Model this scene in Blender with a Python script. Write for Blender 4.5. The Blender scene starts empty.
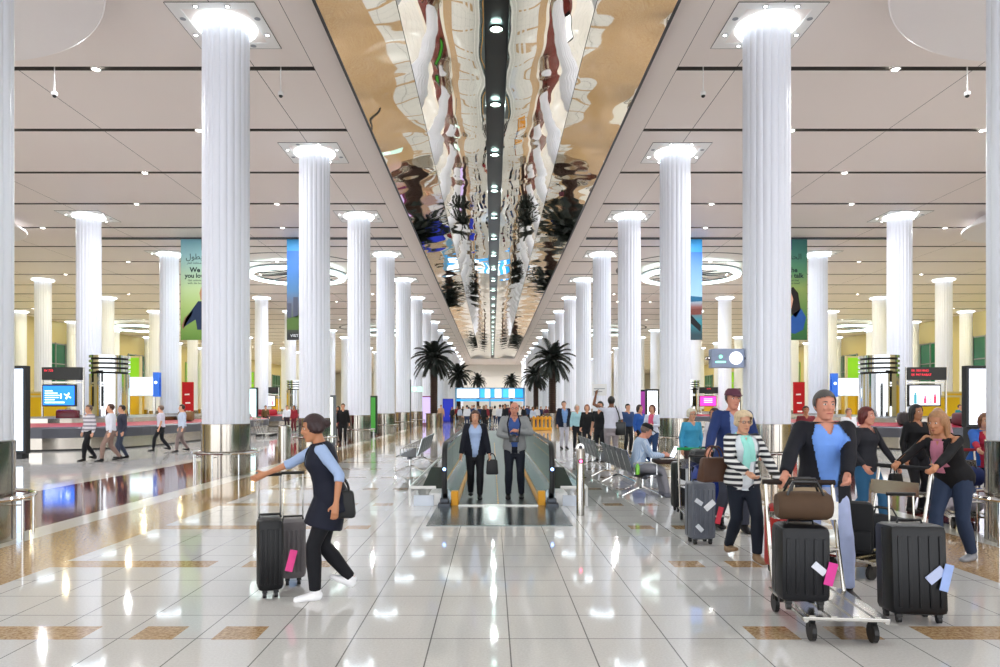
import bpy, bmesh, math, random
from mathutils import Vector, Matrix, Quaternion
PI = math.pi
C = bpy.context.scene.collection
SC = bpy.context.scene
random.seed(7)
# image measurements -> world. The camera stands at x=-0.1, height 1.6; the hall's axis is x=0, depth is +Y.
F, CX, HY, CH, CAMX = 700.0, 492.0, 406.5, 1.6, -0.1
def PX(px, D): return (px-CX)*D/F + CAMX
def PZ(py, D): return CH - (py-HY)*D/F
BAY, ROW, CEIL = 8.25, 6.37, 10.56

# ------------------------------------------------------------ materials
def srgb(h):
    h = h.lstrip('#'); v = [int(h[i:i+2], 16)/255 for i in (0, 2, 4)]
    return tuple(c/12.92 if c <= .04045 else ((c+.055)/1.055)**2.4 for c in v)
MATS = {}
def mat(name, col='#808080', rough=.5, metal=0., noise=.06, nscale=8., emit=None, es=0., bump=0., spec=.5, alpha=1., trans=0., coat=0.):
    if name in MATS: return MATS[name]
    m = bpy.data.materials.new(name); m.use_nodes = True
    nt = m.node_tree; b = nt.nodes['Principled BSDF']
    c = srgb(col) if isinstance(col, str) else col
    b.inputs['Base Color'].default_value = (*c, 1)
    b.inputs['Roughness'].default_value = rough
    b.inputs['Metallic'].default_value = metal
    b.inputs['Specular IOR Level'].default_value = spec
    b.inputs['Coat Weight'].default_value = coat
    b.inputs['Transmission Weight'].default_value = trans
    tc = nt.nodes.new('ShaderNodeTexCoord'); n = nt.nodes.new('ShaderNodeTexNoise')
    n.inputs['Scale'].default_value = nscale; n.inputs['Detail'].default_value = 3
    nt.links.new(tc.outputs['Object'], n.inputs['Vector'])
    mx = nt.nodes.new('ShaderNodeMix'); mx.data_type = 'RGBA'
    mx.inputs['A'].default_value = (*[max(0, x*(1-noise)) for x in c], 1)
    mx.inputs['B'].default_value = (*[min(1, x*(1+noise)) for x in c], 1)
    nt.links.new(n.outputs['Fac'], mx.inputs['Factor'])
    nt.links.new(mx.outputs['Result'], b.inputs['Base Color'])
    if emit:
        b.inputs['Emission Color'].default_value = (*srgb(emit), 1); b.inputs['Emission Strength'].default_value = es
    if bump:
        bp = nt.nodes.new('ShaderNodeBump'); bp.inputs['Strength'].default_value = bump; bp.inputs['Distance'].default_value = .01
        nt.links.new(n.outputs['Fac'], bp.inputs['Height']); nt.links.new(bp.outputs['Normal'], b.inputs['Normal'])
    MATS[name] = m
    return m
_vc = {}
def vcol(col, rough=.75, metal=0.):            # a cloth / paint material per colour
    k = (col, rough, metal)
    c = srgb(col)
    if max(c) < .06: c = tuple(x*.5 for x in c)          # near-black cloth and plastic
    if k not in _vc: _vc[k] = mat('mat_%s_%d_%d' % (col.strip('#'), rough*100, metal*100), c, rough, metal, noise=.12, nscale=14, spec=.35)
    return _vc[k]
def glow(col, es):
    if es < 3: es *= .78
    return mat('glow_%s_%g' % (col.strip('#'), es), col, .4, emit=col, es=es, noise=0)
STEEL = mat('brushed_steel', '#b9b6b0', .22, 1., noise=.05, nscale=3)
CHROME = mat('polished_steel', '#dfe2e4', .06, 1., noise=.02)
DSTEEL = mat('dark_steel', '#4c4f55', .35, .9, noise=.08)
BLACK = mat('black_plastic', '#08090b', .35, noise=.1)
RUBBER = mat('black_rubber', '#0c0c0e', .5, noise=.1)
WHITEP = mat('white_paint', '#e9e8e6', .4, noise=.03)
GREYP = mat('grey_paint', '#8d9096', .45, noise=.05)

# ------------------------------------------------------------ mesh helpers
def obj(name, bm, m, parent=None, smooth=False, loc=None, rot=None):
    if smooth:
        bm.normal_update()
        for f in bm.faces: f.smooth = True
        for e in bm.edges:
            if len(e.link_faces) == 2 and e.calc_face_angle(0) > .6: e.smooth = False
    me = bpy.data.meshes.new(name); bm.to_mesh(me); bm.free()
    if m is not None:
        for x in (m if isinstance(m, (list, tuple)) else [m]): me.materials.append(x)
    o = bpy.data.objects.new(name, me); C.objects.link(o)
    if parent is not None: o.parent = parent
    if loc is not None: o.location = loc
    if rot is not None: o.rotation_euler = rot
    return o
def tag(o, label=None, cat=None, group=None, kind=None):
    if label: o['label'] = label
    if cat: o['category'] = cat
    if group: o['group'] = group
    if kind: o['kind'] = kind
    return o
def thing(name, label, cat, loc=(0, 0, 0), rz=0, group=None):
    o = bpy.data.objects.new(name, None); C.objects.link(o)
    o.empty_display_size = .2
    o.location = loc; o.rotation_euler = (0, 0, rz)
    return tag(o, label, cat, group)
def dup(root, loc, rz=0, label=None, group=None, scale=None):
    r = root.copy(); C.objects.link(r); r.location = loc; r.rotation_euler = (0, 0, rz)
    if scale: r.scale = (scale,)*3
    if label: r['label'] = label
    if group: r['group'] = group
    for ch in list(root.children):
        c = ch.copy(); C.objects.link(c); c.parent = r
        for g in list(ch.children):
            d = g.copy(); C.objects.link(d); d.parent = c
    return r
def B(): return bmesh.new()
def box(bm, x0, x1, y0, y1, z0, z1, mi=0, bev=0, M=None):
    r = bmesh.ops.create_cube(bm, size=1)
    vs = r['verts']
    for v in vs:
        v.co = Vector(((x0+x1)/2+v.co.x*(x1-x0), (y0+y1)/2+v.co.y*(y1-y0), (z0+z1)/2+v.co.z*(z1-z0)))
    fs = set(f for v in vs for f in v.link_faces)
    for f in fs: f.material_index = mi
    if bev:
        es = list(set(e for v in vs for e in v.link_edges))
        rr = bmesh.ops.bevel(bm, geom=es, offset=bev, segments=2, affect='EDGES', profile=.5)
        vs = list(set(v for f in rr['faces'] for v in f.verts) | set(v for v in vs if v.is_valid))
        for f in rr['faces']: f.material_index = mi
    if M is not None:
        for v in vs: v.co = M @ v.co
    return vs
def tube(bm, pts, r, n=10, cap=True, mi=0, closed=False):
    """a round or elliptical tube through pts; r: number, list of numbers or list of (rx, ry)"""
    pts = [Vector(p) for p in pts]; N = len(pts)
    if not isinstance(r, (list, tuple)): r = [r]*N
    rings = []; ref = None
    for i, p in enumerate(pts):
        if closed: t = pts[(i+1) % N]-pts[i-1]
        else: t = pts[min(i+1, N-1)]-pts[max(i-1, 0)]
        if t.length < 1e-9: t = Vector((0, 0, 1))
        t.normalize()
        if ref is None:
            ref = Vector((1, 0, 0)) if abs(t.x) < .8 else Vector((0, 1, 0))
        u = (ref-t*ref.dot(t)).normalized(); w = t.cross(u); ref = u
        a, b = r[i] if isinstance(r[i], (list, tuple)) else (r[i], r[i])
        rings.append([bm.verts.new(p+u*math.cos(2*PI*k/n)*a+w*math.sin(2*PI*k/n)*b) for k in range(n)])
    for i in range(N if closed else N-1):
        A, Bq = rings[i], rings[(i+1) % N]
        for k in range(n):
            f = bm.faces.new((A[k], A[(k+1) % n], Bq[(k+1) % n], Bq[k])); f.material_index = mi
    if cap and not closed:
        bm.faces.new(rings[0][::-1]).material_index = mi; bm.faces.new(rings[-1]).material_index = mi
def lathe(bm, prof, n=24, mi=0, cap=True, c=(0, 0, 0), mod=None):
    """prof: list of (r, z)"""
    rings = []
    for (r, z) in prof:
        rings.append([bm.verts.new((c[0]+(r*(mod(k) if mod else 1))*math.cos(2*PI*k/n), c[1]+(r*(mod(k) if mod else 1))*math.sin(2*PI*k/n), c[2]+z)) for k in range(n)])
    for A, Bq in zip(rings, rings[1:]):
        for k in range(n):
            bm.faces.new((A[k], A[(k+1) % n], Bq[(k+1) % n], Bq[k])).material_index = mi
    if cap:
        bm.faces.new(rings[0][::-1]).material_index = mi; bm.faces.new(rings[-1]).material_index = mi
def ball(bm, c, rx, ry=None, rz=None, u=12, v=8, mi=0, M=None):
    ry = rx if ry is None else ry; rz = rx if rz is None else rz
    r = bmesh.ops.create_uvsphere(bm, u_segments=u, v_segments=v, radius=1)
    for q in r['verts']:
        p = Vector((q.co.x*rx, q.co.y*ry, q.co.z*rz))
        q.co = Vector(c)+(M @ p if M is not None else p)
    for f in set(f for q in r['verts'] for f in q.link_faces): f.material_index = mi
def quad(bm, a, b, c, d, mi=0):
    f = bm.faces.new([bm.verts.new(p) for p in (a, b, c, d)]); f.material_index = mi; return f
def text(name, body, size, m, parent, loc, rot=(PI/2, 0, 0), align='LEFT', ext=.002, bold=.0):
    cu = bpy.data.curves.new(name, 'FONT'); cu.body = body; cu.size = size; cu.align_x = align; cu.extrude = ext
    cu.resolution_u = 3; cu.offset = size*bold
    q = bpy.data.objects.new(name, cu); C.objects.link(q)
    dg = bpy.context.evaluated_depsgraph_get(); me = bpy.data.meshes.new_from_object(q.evaluated_get(dg), depsgraph=dg)
    bpy.data.objects.remove(q); bpy.data.curves.remove(cu)
    me.materials.clear(); me.materials.append(m)
    o = bpy.data.objects.new(name, me); C.objects.link(o)
    if parent is not None: o.parent = parent
    o.location = loc; o.rotation_euler = rot
    return o
ORD = ['first', 'second', 'third', 'fourth', 'fifth', 'sixth', 'seventh', 'eighth', 'ninth', 'tenth', 'eleventh', 'twelfth', 'thirteenth', 'fourteenth', 'fifteenth', 'sixteenth', 'seventeenth', 'eighteenth', 'nineteenth', 'twentieth', 'twenty-first', 'twenty-second']
# ============================================================ THE HALL
HX, Y0, Y1 = 46.0, -14.0, 190.0
# ---- floor materials
def stone(name, c1, c2, rough, scale, tile=True, coat=0.):
    m = bpy.data.materials.new(name); m.use_nodes = True; nt = m.node_tree; b = nt.nodes['Principled BSDF']
    N = nt.nodes.new; L = nt.links.new
    tc = N('ShaderNodeTexCoord'); no = N('ShaderNodeTexNoise'); no.inputs['Scale'].default_value = scale; no.inputs['Detail'].default_value = 6; no.inputs['Roughness'].default_value = .7
    L(tc.outputs['Object'], no.inputs['Vector'])
    cr = N('ShaderNodeValToRGB'); cr.color_ramp.elements[0].position = .38; cr.color_ramp.elements[1].position = .62
    cr.color_ramp.elements[0].color = (*srgb(c1), 1); cr.color_ramp.elements[1].color = (*srgb(c2), 1)
    L(no.outputs['Fac'], cr.inputs['Fac'])
    big = N('ShaderNodeTexNoise'); big.inputs['Scale'].default_value = .7; L(tc.outputs['Object'], big.inputs['Vector'])
    mr = N('ShaderNodeMapRange'); mr.inputs['To Min'].default_value = .93; mr.inputs['To Max'].default_value = 1.05
    L(big.outputs['Fac'], mr.inputs['Value'])
    mul = N('ShaderNodeMix'); mul.data_type = 'RGBA'; mul.blend_type = 'MULTIPLY'; mul.inputs['Factor'].default_value = 1
    L(cr.outputs['Color'], mul.inputs['A']); L(mr.outputs['Result'], mul.inputs['B'])
    out = mul.outputs['Result']
    if tile:
        br = N('ShaderNodeTexBrick'); br.offset = 0; br.squash = 1
        mp = N('ShaderNodeMapping'); mp.inputs['Location'].default_value = (-.02, .035, 0)
        L(tc.outputs['Object'], mp.inputs['Vector']); L(mp.outputs['Vector'], br.inputs['Vector'])
        br.inputs['Scale'].default_value = 1; br.inputs['Brick Width'].default_value = .54; br.inputs['Row Height'].default_value = .54
        br.inputs['Mortar Size'].default_value = .005; br.inputs['Mortar Smooth'].default_value = .1
        br.inputs['Color1'].default_value = (.97, .97, .97, 1); br.inputs['Color2'].default_value = (1, 1, 1, 1)
        br.inputs['Mortar'].default_value = (.3, .3, .3, 1); br.inputs['Bias'].default_value = 0
        m2 = N('ShaderNodeMix'); m2.data_type = 'RGBA'; m2.blend_type = 'MULTIPLY'; m2.inputs['Factor'].default_value = 1
        L(out, m2.inputs['A']); L(br.outputs['Color'], m2.inputs['B']); out = m2.outputs['Result']
    L(out, b.inputs['Base Color'])
    b.inputs['Roughness'].default_value = rough; b.inputs['Coat Weight'].default_value = coat; b.inputs['Coat Roughness'].default_value = .03
    MATS[name] = m
    return m
M_TILE = stone('white_granite', '#d3cfca', '#dfdcd8', .05, 60)
M_TAN = stone('tan_granite', '#96714a', '#d0b188', .08, 34, tile=False)
M_RED = stone('maroon_granite', '#55211e', '#70322c', .07, 40, tile=False)
M_PALE = stone('pale_stone_band', '#d6cfc2', '#e2dbcf', .09, 50, tile=False)

def build_floor():
    xs = [1.72, 2.03, 2.30, 2.60, 2.93, 4.5, 5.65, 6.1, 8.7, 9.2, HX]
    xs = sorted([-x for x in xs]+xs)
    rows = []; y = 4.95
    ys = {Y0, Y1}
    for i in range(-3, 60):
        c = 4.95+2.16*i
        if c+.15 < 125: rows.append((c-.145, c+.145, i)); ys |= {c-.145, c+.145}
    ys = sorted(ys)
    bm = B(); V = {}
    def v(i, j):
        if (i, j) not in V: V[(i, j)] = bm.verts.new((xs[i], ys[j], 0))
        return V[(i, j)]
    for j in range(len(ys)-1):
        yc = (ys[j]+ys[j+1])/2; row = any(a < yc < b for a, b, _ in rows)
        far = yc > 125
        for i in range(len(xs)-1):
            xc = abs((xs[i]+xs[i+1])/2)
            mi = 0
            if 4.5 < xc < 5.65: mi = 1
            elif 5.65 < xc < 6.1: mi = 3
            elif 6.1 < xc < 8.7: mi = 2
            elif 8.7 < xc < 9.2: mi = 3
            elif row and (1.72 < xc < 2.03 or 2.3 < xc < 2.6 or 2.93 < xc < 4.5): mi = 1
            bm.faces.new((v(i, j), v(i+1, j), v(i+1, j+1), v(i, j+1))).material_index = mi
    return tag(obj('floor', bm, [M_TILE, M_TAN, M_RED, M_PALE]), 'polished white granite floor with tan strips and maroon bands', 'floor', kind='structure')
build_floor()

# ---- ceiling: flat panels cut by dark slots, thin joints, raised at the mirror
M_CEIL = mat('ceiling_panel_white', '#e8dfda', .6, noise=.015, nscale=.4)
M_SLOT = mat('slot_dark', '#55514d', .6, noise=.05)
M_JOINT = mat('joint_dark', '#4a4744', .6)
SLOTY = [BAY*k/2+BAY/4 for k in range(0, 44)]
def build_ceiling():
    bm = B(); z = CEIL
    xcuts = sorted(set([4.0, 4.8, 4.815, ROW-.01, ROW+.01, 12.7, 12.72, 19.1, 19.12, 25.4, 25.42, 31.8, 31.82, 38.2, 38.22, HX]))
    joints = [(4.8, 4.815), (ROW-.01, ROW+.01), (12.7, 12.72), (19.1, 19.12), (25.4, 25.42), (31.8, 31.82), (38.2, 38.22)]
    slots = [(y-.11, y+.11) for y in SLOTY if Y0 < y < Y1-1]
    ys = sorted(set([Y0, Y1]+[q for s in slots for q in s]))
    for sg in (-1, 1):
        for j in range(len(ys)-1):
            ya, yb = ys[j], ys[j+1]; yc = (ya+yb)/2
            sl = any(a < yc < b for a, b in slots)
            for i in range(len(xcuts)-1):
                xa, xb = xcuts[i], xcuts[i+1]; xc = (xa+xb)/2
                jo = any(a < xc < b for a, b in joints)
                A, Bx = sg*xa, sg*xb
                if sl and xc > 4.8:
                    d = .18
                    quad(bm, (A, ya, z+d), (Bx, ya, z+d), (Bx, yb, z+d), (A, yb, z+d), 1)
                    quad(bm, (A, ya, z), (Bx, ya, z), (Bx, ya, z+d), (A, ya, z+d), 1)
                    quad(bm, (A, yb, z), (Bx, yb, z), (Bx, yb, z+d), (A, yb, z+d), 1)
                    if i == 1 or xb == HX:
                        X = A if i == 1 else Bx
                        quad(bm, (X, ya, z), (X, yb, z), (X, yb, z+d), (X, ya, z+d), 1)
                else:
                    quad(bm, (A, ya, z), (Bx, ya, z), (Bx, yb, z), (A, yb, z), 2 if jo else 0)
        # upstand beside the mirror, and the cover above it
        quad(bm, (sg*4.0, Y0, z), (sg*4.0, 126, z), (sg*4.0, 126, z+1.2), (sg*4.0, Y0, z+1.2), 0)
    quad(bm, (-4, Y0, z+1.2), (4, Y0, z+1.2), (4, 126, z+1.2), (-4, 126, z+1.2), 1)
    quad(bm, (-4, 126, z), (4, 126, z), (4, 126, z+1.2), (-4, 126, z+1.2), 0)
    quad(bm, (-4, 126, z), (4, 126, z), (4, Y1, z), (-4, Y1, z), 0)
    return tag(obj('ceiling', bm, [M_CEIL, M_SLOT, M_JOINT]), 'pale suspended ceiling with long dark slots', 'ceiling', kind='structure')
build_ceiling()

# ---- the mirrored vault over the middle of the hall
M_MIRROR = mat('mirror_panel', '#eee9df', .02, 1., noise=.02, nscale=.3)
def build_mirror():
    ms = thing('mirror_ceiling_vault', 'long wavy polished mirror vault running down the middle of the ceiling', 'mirrored ceiling')
    def slope(x):
        P = [(.28, .02), (.6, .06), (.95, .117), (1.15, .151), (1.25, .165), (1.85, .22), (2.2, .235)]
        for (a, s), (b, t) in zip(P, P[1:]):
            if x <= b: return s+(t-s)*(x-a)/(b-a)
        return P[-1][1]
    def slope2(x): return -.012-.14*(x-2.22)/1.7
    def wave(x, y, inner, sg):
        u = ((y+2.06) % 4.125)/4.125
        p = 4*u*(1-u)
        ph = math.floor((y+2.06)/4.125)
        a = .021*math.sin(PI*(x-.28)/1.95) if inner else .012*math.sin(PI*(x-2.22)/1.72)
        a *= 1+.4*math.sin(ph*2.7+sg)
        w = -a*p
        w += (.0026 if inner else .0016)*math.sin(y*2.1+x*1.7+sg*1.3)*math.sin(x*2.6+.4*y+sg)+.0008*math.sin(y*5.3+x*3.1*sg+ph)+.0003*math.sin(y*9.7-x*4.3+ph*sg)
        return w
    for inner in (True, False):
        for sg in (-1, 1):
            xa, xb = (.28, 2.2) if inner else (2.22, 3.92)
            nx, dy = 22, .16; ny = int((126-Y0)/dy)
            sl = slope if inner else slope2
            zs = [10.23] if inner else [10.23+.30]
            xs = [xa+(xb-xa)*i/nx for i in range(nx+1)]
            for i in range(nx): zs.append(zs[-1]+(xb-xa)/nx*sl((xs[i]+xs[i+1])/2))
            bm = B(); R = []
            for j in range(ny+1):
                y = Y0+dy*j
                R.append([bm.verts.new((sg*xs[i], y, zs[i]+wave(xs[i], y, inner, sg))) for i in range(nx+1)])
            for j in range(ny):
                for i in range(nx):
                    bm.faces.new((R[j][i], R[j][i+1], R[j+1][i+1], R[j+1][i]))
            obj('mirror_panel', bm, M_MIRROR, ms, smooth=True)
    bm = B()                                       # dark centre channel
    for sg in (-1, 1):
        quad(bm, (sg*.28, Y0, 10.2), (sg*.28, 126, 10.2), (sg*.28, 126, 10.6), (sg*.28, Y0, 10.6))
    quad(bm, (-.28, Y0, 10.6), (.28, Y0, 10.6), (.28, 126, 10.6), (-.28, 126, 10.6))
    obj('centre_channel', bm, mat('channel_dark', '#15181b', .3, noise=.1), ms)
    for sg in (-1, 1):
        bm = B(); box(bm, sg*3.92, sg*3.995, Y0, 126, 10.38, 10.56)
        obj('shadow_line', bm, mat('shadow_line_dark', '#3b3a3c', .4, .6), ms)  # dark strip coloured to stand in for the shadow gap along the mirror
    bm = B(); box(bm, -4, 4, 126.0, 126.1, 10.2, CEIL+1.2)
    obj('end_plate', bm, WHITEP, ms)
build_mirror()

# round lamps in the centre channel
def lamp_data(name, energy, size, col=(1, 1, 1), spread=PI):
    l = bpy.data.lights.new(name, 'AREA'); l.shape = 'DISK'; l.size = size; l.energy = energy; l.color = col; l.spread = spread
    return l
def area(name, l, loc, parent=None, rot=(0, 0, 0)):
    o = bpy.data.objects.new(name, l); C.objects.link(o); o.location = loc; o.rotation_euler = rot
    if parent: o.parent = parent
    return o
L_CH = lamp_data('channel_lamp', 60, .22, (.85, 1, .97))
proto = None
for k in range(0, 29):
    y = 12.37+4.125*(k-2)
    lab = 'round white downlight in the dark centre channel of the mirror ceiling, %s along' % (ORD[k] if k < 22 else 'far')
    if proto is None:
        proto = thing('channel_downlight', lab, 'downlight', (0, y, 10.5), group='downlights in the centre channel')
        bm = B(); lathe(bm, [(.14, .03), (.17, .03), (.17, -.02), (.14, -.02)], 24, cap=False); obj('rim', bm, STEEL, proto, True)
        bm = B(); lathe(bm, [(.14, .0), (.10, .012), (.02, .016)], 24); obj('lens', bm, glow('#d8fff6', 14), proto)
    else: proto2 = dup(proto, (0, y, 10.5), 0, lab)
    if k % 2 == 0 and y < 110: area('channel_light', L_CH, (0, y, 10.46))

# ---- end and side walls
M_WALL = mat('wall_white', '#dedbd5', .5, noise=.02, nscale=.5)
M_CREAM = mat('wall_cream', '#cfc08a', .5, noise=.04, nscale=.5)
M_YEL = mat('yellow_panel', '#e3b813', .35, noise=.08, nscale=1)
M_GGLASS = mat('green_glass', '#2f7a5c', .12, .2, noise=.4, nscale=.25)
M_LIME = mat('lime_glass', '#8ec92e', .15, noise=.25, nscale=.3, emit='#6fbf1e', es=.22)
bm = B(); box(bm, -HX, HX, Y1, Y1+.3, 0, CEIL+.01)
tag(obj('wall_end', bm, M_WALL), 'white end wall of the hall', 'wall', kind='structure')
for sg, nm in ((-1, 'left'), (1, 'right')):
    bm = B(); box(bm, sg*HX, sg*(HX+.3), Y0, Y1, 0, CEIL+.01)
    tag(obj('wall_'+nm, bm, M_CREAM), 'cream side wall on the %s' % nm, 'wall', kind='structure')
    n = 0
    for k in range(3, 22):
        y = 8.25*k
        # window bay: green glass above, yellow niche below
        bm = B()
        box(bm, sg*(HX-.12), sg*(HX-.002), y-2.6, y+2.6, 4.0, 8.2)
        w = tag(obj('window_%d' % (k+(0 if sg < 0 else 40)), bm, M_LIME if k % 3 == 1 else M_GGLASS), 'tall tinted green window in the %s side wall' % nm, 'window', kind='structure')
        bm = B()
        for dy in (-2.6, -.87, .87, 2.6): box(bm, sg*(HX-.2), sg*(HX-.1), y+dy-.06, y+dy+.06, 3.9, 8.3)
        for zz in (3.95, 6.1, 8.2): box(bm, sg*(HX-.2), sg*(HX-.1), y-2.6, y+2.6, zz-.05, zz+.05)
        obj('window_frame', bm, GREYP, w)
        bm = B(); box(bm, sg*(HX-.3), sg*(HX-.002), y-2.4, y+2.4, 0, 3.3, 0)
        box(bm, sg*(HX-.34), sg*(HX-.002), y-2.5, y+2.5, 3.3, 3.6, 1)
        tag(obj('trim_%d' % (k+(0 if sg < 0 else 40)), bm, [M_YEL, GREYP]), 'yellow niche panel in the %s side wall' % nm, 'wall panel', kind='structure')
# white bulkhead with lit arches beyond the mirror
bm = B(); box(bm, -7.5, 7.5, 150, 151, 8.1, CEIL); box(bm, -7.5, 7.5, 149.6, 150, 9.0, 9.25)
tag(obj('wall_bulkhead', bm, M_WALL), 'white bulkhead hanging from the ceiling beyond the mirror', 'bulkhead', kind='structure')
bm = B(); box(bm, -9.5, 9.5, 168, 168.6, 6.2, CEIL)
for x in (-3.4, 3.4): box(bm, x-1.2, x+1.2, 167.5, 168, 7.8, 7.95)
tag(obj('wall_far_bulkhead', bm, M_WALL), 'white far bulkhead behind the distant palms', 'bulkhead', kind='structure')

# ---- columns
def make_column(label):
    t = thing('fluted_column', label, 'column', group='white fluted columns of the hall')
    n = 20*8
    def mod(k):
        u = (k % 8)/8
        return .955+.05*math.sin(PI*u)**.6
    bm = B(); lathe(bm, [(.53, 1.16), (.53, 10.50)], n, mod=mod); obj('shaft', bm, M_COL, t)
    bm = B(); lathe(bm, [(.55, 0), (.55, 1.19), (.53, 1.2)], 48); s = obj('steel_base', bm, M_CSTEEL, t, True)
    bm = B()
    for k in range(8):
        a = 2*PI*k/8+.2; box(bm, -.002, .004, -.004, .004, .02, 1.18, M=Matrix.Rotation(a, 4, 'Z') @ Matrix.Translation((.55, 0, 0)))
    obj('seam', bm, DSTEEL, s)
    bm = B(); tube(bm, [(.74*math.cos(2*PI*k/36), .74*math.sin(2*PI*k/36), .53) for k in range(36)], .028, 8, closed=True)
    g = obj('guard_rail', bm, CHROME, t, True)
    for k in range(8):
        a = 2*PI*k/8
        bm = B(); tube(bm, [(.74*math.cos(a), .74*math.sin(a), 0), (.74*math.cos(a), .74*math.sin(a), .53)], .016, 8)
        tube(bm, [(.74*math.cos(a), .74*math.sin(a), .44), (.56*math.cos(a), .56*math.sin(a), .44)], .012, 6)
        obj('rail_post', bm, CHROME, g, True)
    bm = B(); lathe(bm, [(.56, 10.50), (.68, 10.50), (.70, 10.53), (.70, 10.558), (.56, 10.558)], 48, cap=False)
    obj('light_ring', bm, M_RING, t, True)
    return t
M_COL = mat('column_white_glass', '#e9edf8', .28, noise=.01, nscale=1)
M_CSTEEL = mat('column_steel', '#b3aca2', .16, 1., noise=.06, nscale=2)
M_RING = glow('#eefaff', 3.2)
pc = None
ROWNAME = {1: 'inner row beside the mirror ceiling', 3: 'second row out from the mirror ceiling', 5: 'third row out from the mirror ceiling', 7: 'fourth row out beside the yellow wall'}
for r, k0, k1 in ((1, 1, 17), (3, 4, 16), (5, 6, 15), (7, 8, 14)):
    for sg in (-1, 1):
        for k in range(k0, k1+1):
            lab = 'white fluted column, %s from the front, %s side, %s' % (ORD[k-1], 'left' if sg < 0 else 'right', ROWNAME[r])
            if pc is None: pc = make_column(lab); pc.location = (sg*r*ROW, k*BAY, 0)
            else: dup(pc, (sg*r*ROW, k*BAY, 0), (k*.37) % 1, lab)

# square plates with eight small spots around the capitals of the near columns
L_SP = glow('#ffffff', 10)
pp = None
for r, k1 in ((1, 6), (3, 5)):
    for sg in (-1, 1):
        for k in range(2 if r == 1 else 4, k1+1):
            lab = 'square ceiling plate with small spotlights around the %s column of the %s %s' % (ORD[k-1], 'left' if sg < 0 else 'right', 'inner row' if r == 1 else 'second row')
            if pp is None:
                pp = thing('capital_plate', lab, 'ceiling plate', (sg*r*ROW, k*BAY, 0), group='spotlight plates around column heads')
                bm = B(); vs = []
                R0, R1 = .74, 1.0                    # square ring: frame only, the middle stays open for the column
                for (xa, xb, ya, yb) in ((-R1, R1, R0, R1), (-R1, R1, -R1, -R0), (-R1, -R0, -R0, R0), (R0, R1, -R0, R0)):
                    box(bm, xa, xb, ya, yb, 10.548, 10.559)
                obj('plate', bm, WHITEP, pp)
                bm = B()
                for a in (-1.006, 1.006):
                    box(bm, a-.006, a+.006, -1, 1, 10.546, 10.559); box(bm, -1, 1, a-.006, a+.006, 10.546, 10.559)
                obj('plate_edge', bm, M_JOINT, pp)
                for i in range(8):
                    a = 2*PI*(i+.5)/8; x, y = .93*math.cos(a)*1.0, .93*math.sin(a)*1.0
                    bm = B(); lathe(bm, [(.05, 10.548), (.07, 10.54), (.07, 10.535), (.045, 10.535)], 12, c=(x, y, 0)); s = obj('spotlight', bm, GREYP, pp)
                    if i % 3 != 1:
                        bm = B(); lathe(bm, [(.042, 10.534), (.03, 10.528)], 12, c=(x, y, 0)); obj('lens', bm, L_SP, s)
            else: dup(pp, (sg*r*ROW, k*BAY, 0), 0 if sg > 0 else PI, lab)

# downlights in the slots
L_DL = lamp_data('slot_lamp', 95, .17, (.94, .97, 1))
L_DW = lamp_data('slot_lamp_warm', 95, .3, (1, .89, .55))
pd = None; cnt = 0
for j, y in enumerate(SLOTY[1:42]):
    for sg in (-1, 1):
        for x in ((9.6, 15.8) if j % 2 == 0 else (10.6, 13.4, 22.6)) + ((29, 36, 42) if y > 40 and j % 2 == 0 else ()):
            if y < 60 or j % 2 == 0:
                lab = 'bright round downlight in the %s ceiling slot, %s side, %s lamp from the middle' % (ORD[j] if j < 22 else 'far', 'left' if sg < 0 else 'right', {9.6: 'first', 10.6: 'first', 15.8: 'second', 13.4: 'second', 22.6: 'third', 29: 'third', 36: 'fourth', 42: 'fifth'}[x])
                if pd is None:
                    pd = thing('slot_downlight', lab, 'downlight', (sg*x, y, 10.56), group='downlights in the ceiling slots')
                    bm = B(); lathe(bm, [(.10, .02), (.13, .02), (.13, -.03), (.10, -.03)], 20, cap=False); obj('rim', bm, WHITEP, pd, True)
                    bm = B(); lathe(bm, [(.1, .0), (.07, -.012), (.02, -.016)], 20); obj('lens', bm, glow('#fffdf6', 25), pd)
                else: dup(pd, (sg*x, y, 10.56), 0, lab)
                area('slot_light', L_DW if (y > 45 and x > 20) else L_DL, (sg*x, y, 10.52))

# fill lamps added past the mirror to brighten the dark far end
for k in range(6):
    for sg in (-1, 1):
        y = 129+k*10+(2 if k > 1 else 0); x = sg*3.4
        lab = 'added fill lamp in the plain ceiling beyond the mirror, %s pair, %s one' % (ORD[k], 'left' if sg < 0 else 'right')
        dup(pd, (x, y, CEIL), 0, lab, 'added fill lamps beyond the mirror')
        area('far_fill_light', lamp_data('far_fill_lamp', 260, .4, (.94, .97, 1)), (x, y, CEIL-.04))
# dropped ceiling discs
for sg in (-1, 1):
    for (x, y, R, lb) in ((12.6, 12.1, 5.1, 'large round'), (26.3, 32.4, 3.9, 'smaller round')):
        bm = B(); lathe(bm, [(R-.5, CEIL-.002), (R-.5, CEIL-.42), (R, CEIL-.42), (R, CEIL-.5), (R-.03, CEIL-.52)], 96)
        tag(obj('ceiling_disc', bm, mat('disc_white', '#e6e2e2', .5, noise=.01), None, False, (sg*x, y, 0)), '%s white disc dropped below the ceiling on the %s side' % (lb, 'left' if sg < 0 else 'right'), 'ceiling disc')
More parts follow.
